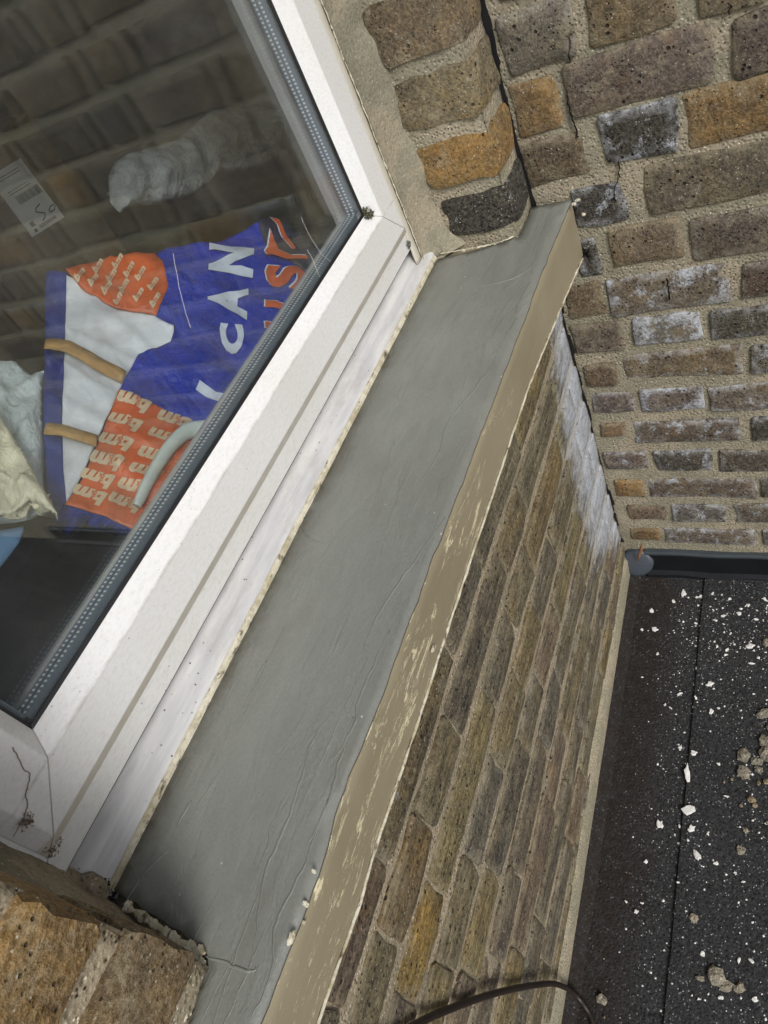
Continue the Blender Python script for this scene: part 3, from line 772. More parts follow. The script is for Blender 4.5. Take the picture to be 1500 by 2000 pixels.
# top coating: traced plan outline, uneven thickness
def wob(a, b, n_, amp, f, sd_):
    a, b = Vector(a), Vector(b); d = (b - a); nn = Vector((-d.y, d.x)).normalized(); out = []
    for i in range(n_): t = i / n_; out.append(a + d * t + nn * amp * nz(t * f, sd_))
    return out
plan = []
plan += wob((-1.9, .006), (-1.262, .004), 8, .003, 6, 1)
plan += wob((-1.262, .004), (-1.214, .010), 5, .004, 3, 2)
plan += wob((-1.214, .014), (-1.196, .128), 10, .006, 5, 3)
plan += wob((-1.196, .140), (-.165, .1385), 90, .0022, 40, 4)
plan += wob((-.158, .132), (-.118, .014), 12, .004, 6, 5)
plan += wob((-.113, .002), (-.060, -.001), 6, .004, 3, 6)
plan += wob((-.050, .0), (-.004, .003), 4, .003, 3, 6.5)
nE = 150; outer = []
for i in range(nE + 1):
    x = -.003 - 1.897 * i / nE
    outer.append(Vector((x, yo(x) - .0008 + .0022 * nz(x * 11, 11) + .0016 * nz(x * 34, 12) + .0008 * nz(x * 90, 14))))
plan += outer
v2, f2 = fill([(p.x, p.y) for p in plan], .016)
V = []
rimn = 0
def coat_h(x, y):
    return sill_z(y) + .0012 * nz(x * 5, y * 14, 3) + .0008 * nz(x * 16, y * 30, 1) + .0003 * nz(x * 60, y * 60)
def chain_min(p): return 0
for p in v2: V.append(Vector((p.x, p.y, coat_h(p.x, p.y))))
o = sheet('top_coating', V, [tuple(f) for f in f2], SILL_TOP, None, CAM)
so = o.modifiers.new('thickness', 'SOLIDIFY'); so.thickness = .0045; so.offset = -1
put(o, sill)
# trowel ridges left in the coating
RIDG = [[(1010, 620), (950, 730), (880, 820), (850, 900), (790, 980)], [(1040, 545), (1015, 590), (1000, 640), (960, 700)], [(870, 1010), (800, 1110), (745, 1190), (700, 1290)],
        [(760, 1230), (725, 1310), (700, 1370), (690, 1420), (640, 1500)], [(650, 1390), (610, 1450), (590, 1520), (555, 1620), (520, 1700), (505, 1780), (490, 1890)], [(690, 1400), (665, 1480), (640, 1570), (600, 1650)],
        [(520, 1290), (495, 1340)], [(375, 1565), (345, 1615)], [(330, 1660), (280, 1710), (245, 1765)], [(640, 1560), (590, 1700), (540, 1800), (530, 1900), (490, 1990)], [(400, 1868), (440, 1880), (485, 1898), (500, 1890)], [(580, 1020), (600, 1050), (640, 1065)], [(930, 560), (1000, 545), (1040, 520)]]
rr_ = random.Random(21)
RID3 = []
for i in range(26):
    x = -rr_.uniform(.08, 1.25); y = rr_.choice((rr_.uniform(-.045, .03), rr_.uniform(-.045, .09))); L = rr_.uniform(.04, .2); sl = rr_.uniform(-.12, .16)
    RID3.append([Vector((x - L * k / 5, y + sl * L * k / 5 + .003 * nz(k * .8, i), 0)) for k in range(6)])
for P3 in RID3:
    P3 = [q for q in spline(P3, 6) if q.y > -.048]
    if len(P3) < 6: continue
    P3 = [Vector((p.x, p.y + .0012 * nz(i * .6, p.x), coat_h(p.x, p.y) + .0001)) for i, p in enumerate(P3)]
    rr0 = rr_.uniform(.0004, .0010)
    V, Fc = tube(P3, lambda t: rr0 * (.3 + .8 * math.sin(math.pi * min(1, max(0, t)))), 6, .5)
    put(mesh('trowel_ridge', V, Fc, SILL_TOP, None, True), sill)
for pts in RIDG:
    P3 = [hitp(p, (0, -.1, 1), 1.0945) for p in pts]; P3 = spline(P3, 7)
    P3 = [Vector((p.x + .002 * nz(i * .6, 3), p.y + .0022 * nz(i * .55, 8), coat_h(p.x, p.y) + .0001)) for i, p in enumerate(P3)]
    V, Fc = tube(P3, lambda t: .0014 * (.35 + math.sin(math.pi * min(1, max(0, t))) * .8), 6, .55)
    put(mesh('trowel_ridge', V, Fc, SILL_TOP, None, True), sill)

# scraps of old paint at the notches and along the arris
def scrap(parent, px, plane, size, mat, name='paint_scrap', th=.0015, seed=0, nrm=None, kk=9):
    p = plane(px); rnd = random.Random(seed); nrm = Vector(nrm or (0, 0, 1)).normalized()
    a = nrm.cross(Vector((.3, 1, .2))).normalized(); b = nrm.cross(a)
    ang = rnd.uniform(0, 6.28); asp = rnd.uniform(.4, .9)
    V, Fc = [], []; n_ = kk
    for lay in range(3):
        for k in range(n_):
            t = 2 * math.pi * k / n_; r = size * ((.45 + .65 * rnd.random()) if lay == 0 else 1)
            if lay == 0: V.append((math.cos(t) * r, math.sin(t) * r * asp))
    base = list(V); V = []
    for lay, (s, h) in enumerate(((1, 0), (1, .75), (.7, 1))):
        for x, y in base:
            xx = x * math.cos(ang) - y * math.sin(ang); yy = x * math.sin(ang) + y * math.cos(ang)
            V.append(a * xx * s + b * yy * s + nrm * (th * (h + .5 * nz(xx * 300, yy * 300, seed) * (lay > 0)) - .0006 * (lay == 0)))
    for lay in range(2):
        for k in range(n_): Fc.append((lay*n_+k, lay*n_+(k+1) % n_, (lay+1)*n_+(k+1) % n_, (lay+1)*n_+k))
    Fc.append(tuple(range(2*n_, 3*n_))); Fc.append(tuple(range(n_)))
    o = mesh(name, V, Fc, mat)
    o.location = p
    if parent: o.parent = parent; o.location = p - Vector(parent.location)
    return o
onsill = lambda px: hitp(px, (0, -.1, 1), 1.0955)
for i, (px, s) in enumerate([((835, 495), .006), ((845, 500), .005), ((905, 490), .004), ((965, 477), .004), ((1000, 462), .006), ((1012, 445), .005), ((1120, 400), .005), ((1128, 392), .006), ((1140, 420), .004), ((250, 1645), .004), ((238, 1668), .004)]):
    scrap(sill, px, onsill, s, PEEL, seed=i, th=.003)
def peel_line(pts, r, sd_):
    P3 = spline([onsill(p) for p in pts], 14)
    P3 = [p + Vector((.002 * nz(i * .5, sd_), .002 * nz(i * .5, sd_ + 3), .001)) for i, p in enumerate(P3)]
    V, Fc = tube(P3, lambda t: max(.0006, r * (.8 + .9 * nz(t * 9, sd_) + .5 * nz(t * 31, sd_))), 7, .35)
    put(mesh('paint_remnant', V, Fc, PEEL, None, False), sill)
peel_line([(245, 1770), (268, 1782), (300, 1803), (335, 1828), (368, 1852), (390, 1866)], .0042, 1)
peel_line([(318, 1815), (345, 1832), (378, 1852), (394, 1870), (393, 1890)], .005, 4.4)
peel_line([(393, 1875), (386, 1905), (374, 1935), (364, 1972), (350, 2010)], .0040, 2)
peel_line([(832, 498), (852, 497), (880, 493), (920, 486), (960, 478), (996, 466), (1003, 455), (1014, 440)], .0022, 7)
onfront = lambda px: hit(px, 1, YO - .0015)
for i, (px, s) in enumerate([((569, 1832), .007), ((596, 1765), .005), ((847, 1265), .008), ((592, 1800), .003), ((612, 1700), .004)]):
    scrap(sill, px, onfront, s, PEEL, seed=40 + i, th=.002, nrm=(0, -1, 0))

# ------------------------------------------------------------------ painted sub-sill under the window frame
SS = [(.1375, 1.096), (.1385, 1.1165), (.1405, 1.1190), (.150, 1.1265), (.1535, 1.1285), (.172, 1.1440), (.19, 1.148), (.19, 1.10)]
V, Fc = [], []; n = 90; m_ = len(SS); xa, xb = -1.203, -.152
for i in range(n + 1):
    x = xa + (xb - xa) * i / n
    for k, (y, z) in enumerate(SS):
        e = .0012 * nz(x * 14, k) + .0008 * nz(x * 60, k * 2.) if k in (1, 2) else .0004 * nz(x * 14, k)
        V.append((x, y + e, z + e * .5))
for i in range(n):
    for k in range(m_): Fc.append((i*m_+k, i*m_+(k+1) % m_, (i+1)*m_+(k+1) % m_, (i+1)*m_+k))
Fc.append(tuple(range(m_))); Fc.append(tuple(range(n*m_, (n+1)*m_)))
sub = mesh('sub_sill', V, Fc, SUBSILL, None, False)
tag(sub, 'narrow weathered white painted sub sill between window frame and grey coating', 'sub sill')
V, Fc = [], []; n = 220
for i in range(n + 1):
    x = xa + .004 + (xb - xa - .008) * i / n; j1 = .003 * nz(x * 40, 2) + .002 * nz(x * 110, 5)
    V += [(x, .1392, 1.1150 + .8 * j1 * .6), (x, .1368 - .0008 * abs(nz(x * 70, 1)), 1.1155 + j1 * .5), (x, .1352 - .0015 * abs(nz(x * 50, 3)), 1.1120 + j1), (x, .1345, 1.1065)]
for i in range(n):
    for k in range(3): Fc.append((i*4+k, i*4+k+1, (i+1)*4+k+1, (i+1)*4+k))
o = sheet('peeling_edge', V, Fc, PEEL, sub, CAM)

# ------------------------------------------------------------------ window
win = empty('casement_window', (-.69, .17, 1.157))
tag(win, 'white plastic casement window with double glazing in the brick opening', 'window')
XGN, XGF, ZG, ZGT = -1.114, -.277, 1.267, 2.05
def member(name, side, prof, mat, d_off=0., parent=win, closed=True):
    """profile (d outward from the glass opening, y) swept along one mitred side"""
    V, Fc = [], []
    for e in (0, 1):
        for d, y in prof:
            if side == 'bottom': x = (XGN - d) if e == 0 else (XGF + d); z = ZG - d
            if side == 'top': x = (XGN - d) if e == 0 else (XGF + d); z = ZGT + d
            if side == 'far': x = XGF + d; z = (ZG - d) if e == 0 else (ZGT + d)
            if side == 'near': x = XGN - d; z = (ZG - d) if e == 0 else (ZGT + d)
            V.append((x, y, z))
    m_ = len(prof)
    for k in range(m_ if closed else m_ - 1): Fc.append((k, (k+1) % m_, m_+(k+1) % m_, m_+k))
    if closed: Fc += [tuple(range(m_)), tuple(range(m_, 2*m_))]
    o = mesh(name, V, Fc, mat)
    bv = o.modifiers.new('b', 'BEVEL'); bv.width = .0012; bv.segments = 2; bv.limit_method = 'ANGLE'; bv.angle_limit = math.radians(25)
    put(o, parent); return o
SASH = [(.0, .1600), (.0018, .1575), (.0155, .1405), (.017, .140), (.0655, .140), (.0825, .1505), (.0825, .162), (.006, .162)]
SASH_IN = [(.006, .1625), (.080, .1625), (.080, .222), (.012, .222), (.008, .212), (.006, .186)]
FRAME = [(.0790, .1515), (.110, .1515), (.110, .225), (.0790, .225)]
FRAME_SIDE = [(.0790, .1515), (.0975, .1515), (.0975, .225), (.0790, .225)]
GASK = [(-.0028, .1610), (.002, .1585), (.010, .1628), (-.0028, .1628)]
for s in ('bottom', 'far', 'near', 'top'):
    member('sash_rail', s, SASH, UPVC_SASH); member('sash_inner', s, SASH_IN, UPVC_SASH)
    member('frame_rail', s, FRAME if s in ('bottom', 'top', 'far') else FRAME_SIDE, UPVC); member('gasket', s, GASK, BLACK)
# glass panes
for y0 in (.1635, .1835):
    put(boxes('glass_pane', [(XGN - .01, XGF + .01, y0, y0 + .004, ZG - .01, ZGT + .01)], GLASS), win)
# perforated spacer bars between the panes (uv: one unit per hole, two rows)
def spacer(side):
    y0, y1 = .1677, .1833; d = -.0075
    if side in ('bottom', 'top'):
        z = ZG - d if side == 'bottom' else ZGT + d; z2 = z - .008 if side == 'bottom' else z + .008
        A_ = [(XGN - d, y0, z), (XGF + d, y0, z), (XGF + d, y1, z), (XGN - d, y1, z)]; B_ = [(q[0], q[1], z2) for q in A_]; L = XGF - XGN + 2*d
    else:
        x = XGF + d if side == 'far' else XGN - d; x2 = x + .008 if side == 'far' else x - .008
        A_ = [(x, y0, ZG - d - .0005), (x, y0, ZGT + d), (x, y1, ZGT + d), (x, y1, ZG - d - .0005)]; B_ = [(x2, q[1], q[2]) for q in A_]; L = ZGT - ZG
    me = bpy.data.meshes.new('spacer_bar'); me.from_pydata(A_ + B_, [], [(0, 1, 2, 3), (4, 5, 1, 0), (2, 6, 7, 3)])
    uv = me.uv_layers.new(name='uv'); cnt = L / .0052
    vals = [(0, 0), (cnt, 0), (cnt, 2), (0, 2)]
    for li, lp in enumerate(me.loops): uv.data[li].uv = vals[lp.vertex_index] if lp.vertex_index < 4 and li < 4 else (.02, .02)
    o = obj('spacer_bar', me, SPACER); put(o, win)
for s in ('bottom', 'far', 'near', 'top'): spacer(s)
# welded mitres of the sash corners
for xg, sg in ((XGN, -1), (XGF, 1)):
    P3 = [Vector((xg + sg * d, y - .0002, ZG - d)) for d, y in SASH[:6]]
    V, Fc = tube(P3, .00045, 5, 1, Vector((0, 1, .01)))
    put(mesh('weld_seam', V, Fc, plain('grimy_weld', (182, 176, 168), .8, .2), None, True), win)
    P3 = [Vector((xg + sg * d, .1512, ZG - d)) for d in (.0835, .095, .1085)]
    V, Fc = tube(P3, .0004, 5, 1, Vector((0, 1, .01)))
    put(mesh('weld_seam', V, Fc, plain('grimy_weld', (182, 176, 168), .8, .2), None, True), win)
# handle on the inside of the sash
hp_ = [hit(p, 1, yv) for p, yv in (((425, 838), .232), ((398, 838), .252), ((365, 843), .262), ((336, 868), .264), ((308, 908), .264), ((285, 950), .264), ((268, 988), .263))]
V, Fc = tube(spline(hp_, 6), lambda t: .0125 - .0055 * t if t < .95 else .0058, 12, .62, Vector((0, 1, 0)))
hd = mesh('handle', V, Fc, HANDLE, None, True); put(hd, win)
V, Fc = [], []
base = hit((430, 842), 1, .225)
o = boxes('handle_plate', [(base.x - .03, base.x + .075, .220, .234, base.z - .016, base.z + .016)], HANDLE)
bv = o.modifiers.new('b', 'BEVEL'); bv.width = .005; bv.segments = 3
o.parent = hd
# sealant beads
UPY = Vector((0, 1, 0))
V, Fc = tube([(-.1905 + .0015 * nz(i * .25, 2), .1505, 1.128 + 1.1 * i / 120) for i in range(121)], lambda t: .0098 + .0012 * nz(t * 40, 1), 10, .35, UPY)
put(mesh('sealant_bead', V, Fc, plain('old_cream_sealant', (198, 192, 178), .6, .12, 80, .5), None, True), win)
V, Fc = tube([(-.1800 + .0022 * nz(i * .19, 2.5) + .0012 * nz(i * .8, 4), .1475 + .001 * nz(i * .3, 6), 1.118 + 1.1 * i / 260) for i in range(261)], lambda t: .0016 + .0016 * nz(t * 130, 1), 6, .6, UPY)
put(mesh('sealant_bead', V, Fc, PEEL, None, True), win)
V, Fc = tube([(-.1775 + .0022 * nz(i * .19, 2.5) + .0012 * nz(i * .8, 4), .1480 + .001 * nz(i * .3, 6), 1.118 + 1.1 * i / 260) for i in range(261)], lambda t: .0010 + .0012 * nz(t * 90, 1), 5, .6, UPY)
put(mesh('sealant_gap', V, Fc, BLACK, None, True), win)
V, Fc = tube([(-1.2100 + .002 * nz(i * .2, 3), .153 + .001 * nz(i * .3, 4), 1.14 + 1.0 * i / 120) for i in range(121)], lambda t: .0075 + .0015 * nz(t * 40, 3), 8, .6, UPY)
put(mesh('sealant_bead', V, Fc, plain('yellowed_sealant', (206, 192, 160), .6, .14, 80, .5), None, True), win)
put(boxes('under_frame_shade', [(-1.20, -.16, .1685, .20, 1.1385, 1.1575)], BLACK), win)  # black strip that paints the shadow line under the frame
# blob of cement at the ends of the sub-sill
for (x, y, z, r, mt) in ((-1.207, .150, 1.120, .017, CEMENT_D), (-.146, .158, 1.127, .017, CEMENT), (-.142, .140, 1.116, .012, CEMENT)):
    bm = bmesh.new(); bmesh.ops.create_icosphere(bm, subdivisions=3, radius=r)
    for v in bm.verts: v.co = v.co * (1 + .35 * nz(v.co.x * 70, v.co.y * 70, v.co.z * 70 + x)) + Vector((x, y, z))
    me = bpy.data.meshes.new('cement_dab'); bm.to_mesh(me); bm.free()
    for p in me.polygons: p.use_smooth = True
    put(obj('cement_dab', me, mt), wall)
# moss tuft in the glazing corner
def clump(name, c, r, mat, n_, label, cat, seed, flat=.7):
    rnd = random.Random(seed); V, Fc = [], []
    for i in range(n_):
        d = Vector((rnd.gauss(0, 1), rnd.gauss(0, 1), rnd.gauss(0, 1))).normalized() * r * rnd.random() ** .4
        d.y *= flat; p = Vector(c) + d; s = r * rnd.uniform(.12, .26)
        a = Vector((rnd.gauss(0, 1), rnd.gauss(0, 1), rnd.gauss(0, 1))).normalized(); b = a.cross(Vector((rnd.random(), rnd.random(), 1))).normalized()
        k = len(V); V += [p - a * s, p + b * s * .5, p + a * s, p - b * s * .5 + a.cross(b) * s * .4]; Fc.append((k, k+1, k+2, k+3))
    me = bpy.data.meshes.new(name); me.from_pydata([tuple(v) for v in V], [], Fc)
    return tag(obj(name, me, mat), label, cat)
clump('moss_tuft', (-.274, .154, 1.268), .0125, MOSS, 260, 'small dry moss tuft in the lower corner of the glazing', 'moss', 3)
clump('grime_clump', (-1.203, .142, 1.113), .014, plain('black_grime', (40, 36, 32), .95, .4, 200, .6), 220, 'black grime clump at the end of the white sub sill beside the near pier', 'dirt', 5)
clump('grime_clump', hit((797, 478), 1, .150), .007, plain('green_grime', (58, 60, 46), .95, .4, 200, .6), 120, 'small dark green grime spot on the frame corner by the cement fillet', 'dirt', 8)
# web threads
def thread(pts, yv, r, mat, label):
    P3 = spline([hit(p, 1, yv) for p in pts], 6); P3 = [p + Vector((.0012 * nz(i * .7, 1), 0, .0012 * nz(i * .7, 5))) for i, p in enumerate(P3)]
    V, Fc = tube(P3, r, 5); o = mesh('web_thread', V, Fc, mat); tag(o, label, 'cobweb', 'web threads on the window'); return o
thread([(588, 424), (602, 455), (616, 478), (632, 500), (655, 516)], .1632, .00022, WEB, 'pale web thread on the glass reaching over the lower glazing corner')
thread([(600, 488), (610, 505), (620, 530), (624, 540)], .1632, .00025, WEB, 'short pale web thread on the glass beside the orange question mark print')
thread([(338, 495), (350, 560), (360, 600), (372, 640)], .1632, .0002, WEB, 'faint web thread on the glass across the dark fold of the blue bag')
thread([(24, 1460), (36, 1480), (46, 1502), (58, 1512), (54, 1538), (50, 1552), (54, 1570), (47, 1596), (38, 1612), (26, 1634)], .1392, .0005, WEB_D, 'dirty brown web thread crawling down the near sash rail')
clump('web_knot', hit((52, 1604), 1, .138), .008, WEB_D, 90, 'dirty brown knot of web on the near sash rail', 'cobweb', 11, .3)
clump('web_knot', hit((103, 1652), 1, .147), .010, WEB_D, 80, 'brown ragged web at the lower corner of the near sash', 'cobweb', 12, .4)

# ------------------------------------------------------------------ the room behind the glass
def room(name, b, mat, label):
    o = boxes(name, [b], mat); tag(o, kind='structure'); return o
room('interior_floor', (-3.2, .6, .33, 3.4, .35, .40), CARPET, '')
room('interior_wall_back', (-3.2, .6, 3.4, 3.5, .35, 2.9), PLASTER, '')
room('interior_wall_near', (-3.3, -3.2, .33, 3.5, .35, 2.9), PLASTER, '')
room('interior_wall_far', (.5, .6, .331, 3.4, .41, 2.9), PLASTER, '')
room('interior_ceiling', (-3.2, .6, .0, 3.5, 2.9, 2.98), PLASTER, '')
room('house_wall_beyond', (.24, .6, .0, .33, -.2, 2.9), MORTAR, '')
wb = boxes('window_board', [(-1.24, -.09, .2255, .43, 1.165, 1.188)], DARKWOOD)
bv = wb.modifiers.new('b', 'BEVEL'); bv.width = .004; bv.segments = 2
tag(wb, 'dark stained board inside the window under the shopping bag', 'window board')
# boxes standing inside
def carton(name, b, mat, label, cat='box'):
    o = boxes(name, [b], mat); bv = o.modifiers.new('b', 'BEVEL'); bv.width = .006; bv.segments = 2; tag(o, label, cat); return o
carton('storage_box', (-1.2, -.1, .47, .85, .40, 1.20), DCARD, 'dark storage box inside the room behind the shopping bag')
lb = [hit(p, 1, 1.05) for p in ((-22, 346), (40, 309), (126, 424), (64, 463))]
xc = [p.x for p in lb]; zc = [p.z for p in lb]
bx = carton('cardboard_box', (min(xc) - .06, max(xc) + .10, 1.053, 1.25, .40, max(zc) + .05), CARD, 'brown cardboard box carrying a white barcode label inside the room')
V = [p - Vector((0, .0, 0)) for p in lb] + [p + Vector((0, .003, 0)) for p in lb]
lab = mesh('paper_label', V, [(0, 1, 2, 3), (7, 6, 5, 4), (0, 4, 5, 1), (1, 5, 6, 2), (2, 6, 7, 3), (3, 7, 4, 0)], PAPER); put(lab, bx)
def lpt(s, t, e=.0012):       # s across (0..1), t down (0..1)
    a = lb[0].lerp(lb[1], s); b = lb[3].lerp(lb[2], s); return a.lerp(b, t) + Vector((0, -e, 0))
V, Fc = [], []
def lq(s0, s1, t0, t1):
    k = len(V); V.extend([lpt(s0, t0), lpt(s1, t0), lpt(s1, t1), lpt(s0, t1)]); Fc.append((k, k+1, k+2, k+3))
rb = random.Random(4); s = .22
while s < .92: wv = rb.choice((.008, .014, .022)); lq(s, s + wv, .40, .53); s += wv + rb.choice((.010, .016))
put(sheet('barcode', V, Fc, INK, None, CAM, False), lab); V, Fc = [], []
for t in (.08, .12, .30, .34):
    s = .15
    while s < .75: wv = rb.uniform(.02, .07); lq(s, s + wv, t, t + .012); s += wv + .02
s = .30
while s < .82: lq(s, s + .012, .90, .95); s += .02
lq(.12, .24, .80, .88); lq(.12, .2, .92, .97)
tag(put(sheet('small_print', V, Fc, INK, None, CAM, False), lab), kind='stuff'); V, Fc = [], []
def stroke(pts, w_):
    for (s0, t0), (s1, t1) in zip(pts, pts[1:]):
        a, b = lpt(s0, t0), lpt(s1, t1); d = (b - a).normalized(); n_ = d.cross(Vector((0, 1, 0))) * w_; k = len(V)
        V.extend([a - n_, b - n_, b + n_, a + n_]); Fc.append((k, k+1, k+2, k+3))
def wpx(L): # photo pixels -> label coordinates, by solving on the plane
    out = []
    o0, e1, e2 = lb[0], lb[1] - lb[0], lb[3] - lb[0]
    for p in L:
        q = hit(p, 1, 1.05) - o0; det = e1.x * e2.z - e1.z * e2.x
        out.append(((q.x * e2.z - q.z * e2.x) / det, (e1.x * q.z - e1.z * q.x) / det))
    return out
stroke(wpx([(74, 398), (67, 407), (67, 414), (76, 415), (84, 416), (84, 425), (80, 431)]), .0013)
stroke(wpx([(93, 404), (91, 411), (95, 414), (101, 408), (102, 402), (98, 399), (93, 404)]), .0013)
put(sheet('handwriting', V, Fc, INK, None, CAM, False), lab)
# folded towel on the storage box
def blob(name, poly, plane, step, bulge, mat, wr, label, cat, parent=None, off=0., th=.02, smooth=True):
    """cloth traced in the photo, set on a real plane, swelling and folded towards the viewer"""
    v, f = fill(poly, step); V = []
    cx = sum(p[0] for p in poly) / len(poly); cy = sum(p[1] for p in poly) / len(poly)
    n_ = Vector(plane[0]).normalized()
    rim = [Vector(p) for p in poly]
    for p in v:
        q = hitp((p.x, p.y), plane[0], plane[1])
        d = min(segd(p, rim[i], rim[(i+1) % len(rim)]) for i in range(len(rim)))
        V.append(q + n_ * (off + bulge * min(1, d / 60) ** .5 + wr(p.x, p.y) * min(1, d / 25 + .15)))
    o = sheet(name, V, [tuple(q) for q in f], mat, None, CAM, smooth)
    so = o.modifiers.new('s', 'SOLIDIFY'); so.thickness = th; so.offset = -1
    if label: tag(o, label, cat)
    if parent: put(o, parent)
    return o
def segd(p, a, b):
    d = b - a; t = max(0, min(1, (p - a).dot(d) / max(d.length_squared, 1e-9))); return (p - a - d * t).length
TW = ((0, -1, .25), -.80 + .25 * 1.3)
blob('folded_towel', [(212, 345), (222, 318), (250, 300), (300, 285), (345, 272), (385, 238), (415, 214), (455, 208), (500, 206), (540, 214), (556, 240), (550, 280), (535, 320), (480, 335), (430, 335), (410, 358), (370, 385), (320, 400), (270, 402), (232, 416), (215, 395)],
     TW, 9, .03, TOWEL, lambda x, y: .014 * (1 - abs(math.sin((x * .8 + y * .25) * .045 + 2.5 * nz(x * .012, y * .012)))) + .012 * nz(x * .035, y * .02) + .005 * nz(x * .09, y * .06), 'crumpled grey towel lying behind the dirty glass', 'towel', th=.05)

# ---- shopping bag
BN, BD = (0, -1, 1), 1.24 - .300
def bag_w(x, y):
    w_ = .008 * nz(x * .006, y * .006, 2) + .001 * nz(x * .02, y * .02, 4)
    for ax_, ay_, k_ in ((.011, .005, 1.3), (-.005, .012, 4.1), (.008, -.009, 7.7)):
        w_ += .0045 * (1 - min(1, abs(nz(x * ax_ + y * ay_ + k_, (y * ax_ - x * ay_) * .25, k_)) * 4.5))
    return w_
bag = empty('shopping_bag', (-.62, .26, 1.21))
tag(bag, 'crumpled blue and orange printed shopping bag behind the glass', 'bag')
def panel(name, poly, mat, off, parent=bag, step=9, th=.002):
    v, f = fill(poly, step); n_ = Vector(BN).normalized()
    V = [hitp((p.x, p.y), BN, BD) + n_ * (off + bag_w(p.x, p.y)) for p in v]
    o = sheet(name, V, [tuple(q) for q in f], mat, None, CAM)
    so = o.modifiers.new('s', 'SOLIDIFY'); so.thickness = th; so.offset = -1
    put(o, parent); return o
OUT = [(90, 536), (130, 533), (215, 510), (302, 503), (330, 493), (430, 477), (480, 455), (520, 439), (560, 455), (612, 490), (660, 560), (600, 720), (470, 900), (345, 1050), (270, 1034), (200, 1004), (118, 1004), (98, 996), (86, 830), (88, 680)]
OC = Vector((330, 750)); panel('bag_body', [tuple(OC + (Vector(q) - OC) * .94) for q in OUT], BAG_BLUE, -.012, th=.05, step=10)
panel('bag_border', [(90, 538), (131, 535), (128, 680), (122, 800), (124, 900), (131, 982), (112, 1012), (94, 1000), (85, 830), (88, 680)], BAG_BORDER, .0015)
panel('lining', [(130, 545), (170, 560), (225, 600), (304, 622), (338, 640), (341, 660), (332, 674), (270, 702), (247, 745), (232, 777), (205, 830), (160, 930), (131, 986), (124, 920), (122, 830), (127, 680)], BAG_WHITE, .003)
gus = panel('gusset', [(128, 536), (215, 511), (302, 503), (318, 540), (327, 575), (304, 628), (225, 607), (160, 572)], BAG_ORANGE, .009)
gus2 = panel('gusset', [(232, 777), (300, 801), (375, 834), (440, 852), (500, 850), (440, 940), (340, 1060), (270, 1042), (200, 1012), (128, 996), (160, 945), (190, 880)], BAG_ORANGE, .010)
face = panel('printed_face', [(302, 504), (330, 493), (430, 477), (480, 455), (520, 439), (560, 455), (612, 490), (655, 545), (590, 720), (480, 880), (375, 834), (300, 801), (232, 777), (247, 745), (270, 700), (332, 673), (342, 645), (304, 628), (327, 575)], BAG_BLUE, .007)
dk = panel('printed_face', [(500, 448), (522, 437), (560, 455), (615, 490), (640, 528), (610, 560), (560, 520), (520, 495)], fabric('dark_folded_plastic', (38, 36, 62), .4, 14, .4), .010)
# straps: real webbing bands standing off the bag
def strap(L, hgt):
    L = [Vector(p) for p in L]; n_ = Vector(BN).normalized(); V, Fc = [], []
    P2 = spline([p.to_3d() for p in L], 6); N_ = len(P2)
    for i, p in enumerate(P2):
        t = (P2[min(i+1, N_-1)] - P2[max(i-1, 0)]).normalized(); s = Vector((-t.y, t.x, 0)) * hgt
        for sg in (-1, 1):
            q = p + s * sg; V.append(hitp((q.x, q.y), BN, BD) + n_ * (.013 + bag_w(q.x, q.y) * .8 + .006 * math.sin(math.pi * i / (N_ - 1))))
    for i in range(N_ - 1): Fc.append((i*2, i*2+1, i*2+3, i*2+2))
    o = sheet('strap', V, Fc, STRAP, None, CAM); so = o.modifiers.new('s', 'SOLIDIFY'); so.thickness = .0025; so.offset = 1; put(o, bag)
strap([(90, 688), (120, 694), (160, 715), (200, 738), (240, 756)], 12)
strap([(90, 852), (120, 858), (150, 868), (188, 876)], 11)
# lettering
def text_mesh(s, shear=0., bold=0.):
    cu = bpy.data.curves.new('letters', 'FONT'); cu.body = s; cu.shear = shear; cu.offset = bold; cu.resolution_u = 3; cu.fill_mode = 'FRONT'
    o = bpy.data.objects.new('letters', cu); COL.objects.link(o)
    dg = bpy.context.evaluated_depsgraph_get(); me = bpy.data.meshes.new_from_object(o.evaluated_get(dg))
    bpy.data.objects.remove(o); bpy.data.curves.remove(cu)
    bm = bmesh.new(); bm.from_mesh(me)
    bmesh.ops.triangulate(bm, faces=bm.faces); bmesh.ops.remove_doubles(bm, verts=bm.verts, dist=1e-5)
    bmesh.ops.subdivide_edges(bm, edges=[e for e in bm.edges if e.calc_length() > .12], cuts=3)
    bmesh.ops.triangulate(bm, faces=bm.faces)
    vs_ = [v.co.copy() for v in bm.verts]; bm.verts.index_update(); fs = [tuple(v.index for v in f.verts) for f in bm.faces]; bm.free(); bpy.data.meshes.remove(me)
    x0 = min(v.x for v in vs_); x1 = max(v.x for v in vs_); y0 = min(v.y for v in vs_); y1 = max(v.y for v in vs_)
    return [((v.x - x0) / (x1 - x0), (v.y - y0) / (y1 - y0)) for v in vs_], fs
def letters(name, tm, quad, mat, off, parent):
    """text mapped into a photo quad: bottom-left, bottom-right, top-right, top-left of the text"""
    bl, br, tr_, tl = [Vector(q) for q in quad]; n_ = Vector(BN).normalized(); V = []
    for s, t in tm[0]:
        p = bl.lerp(br, s).lerp(tl.lerp(tr_, s), t); V.append(hitp((p.x, p.y), BN, BD) + n_ * (off + bag_w(p.x, p.y)))
    o = sheet(name, V, tm[1], mat, None, CAM); put(o, parent); return o
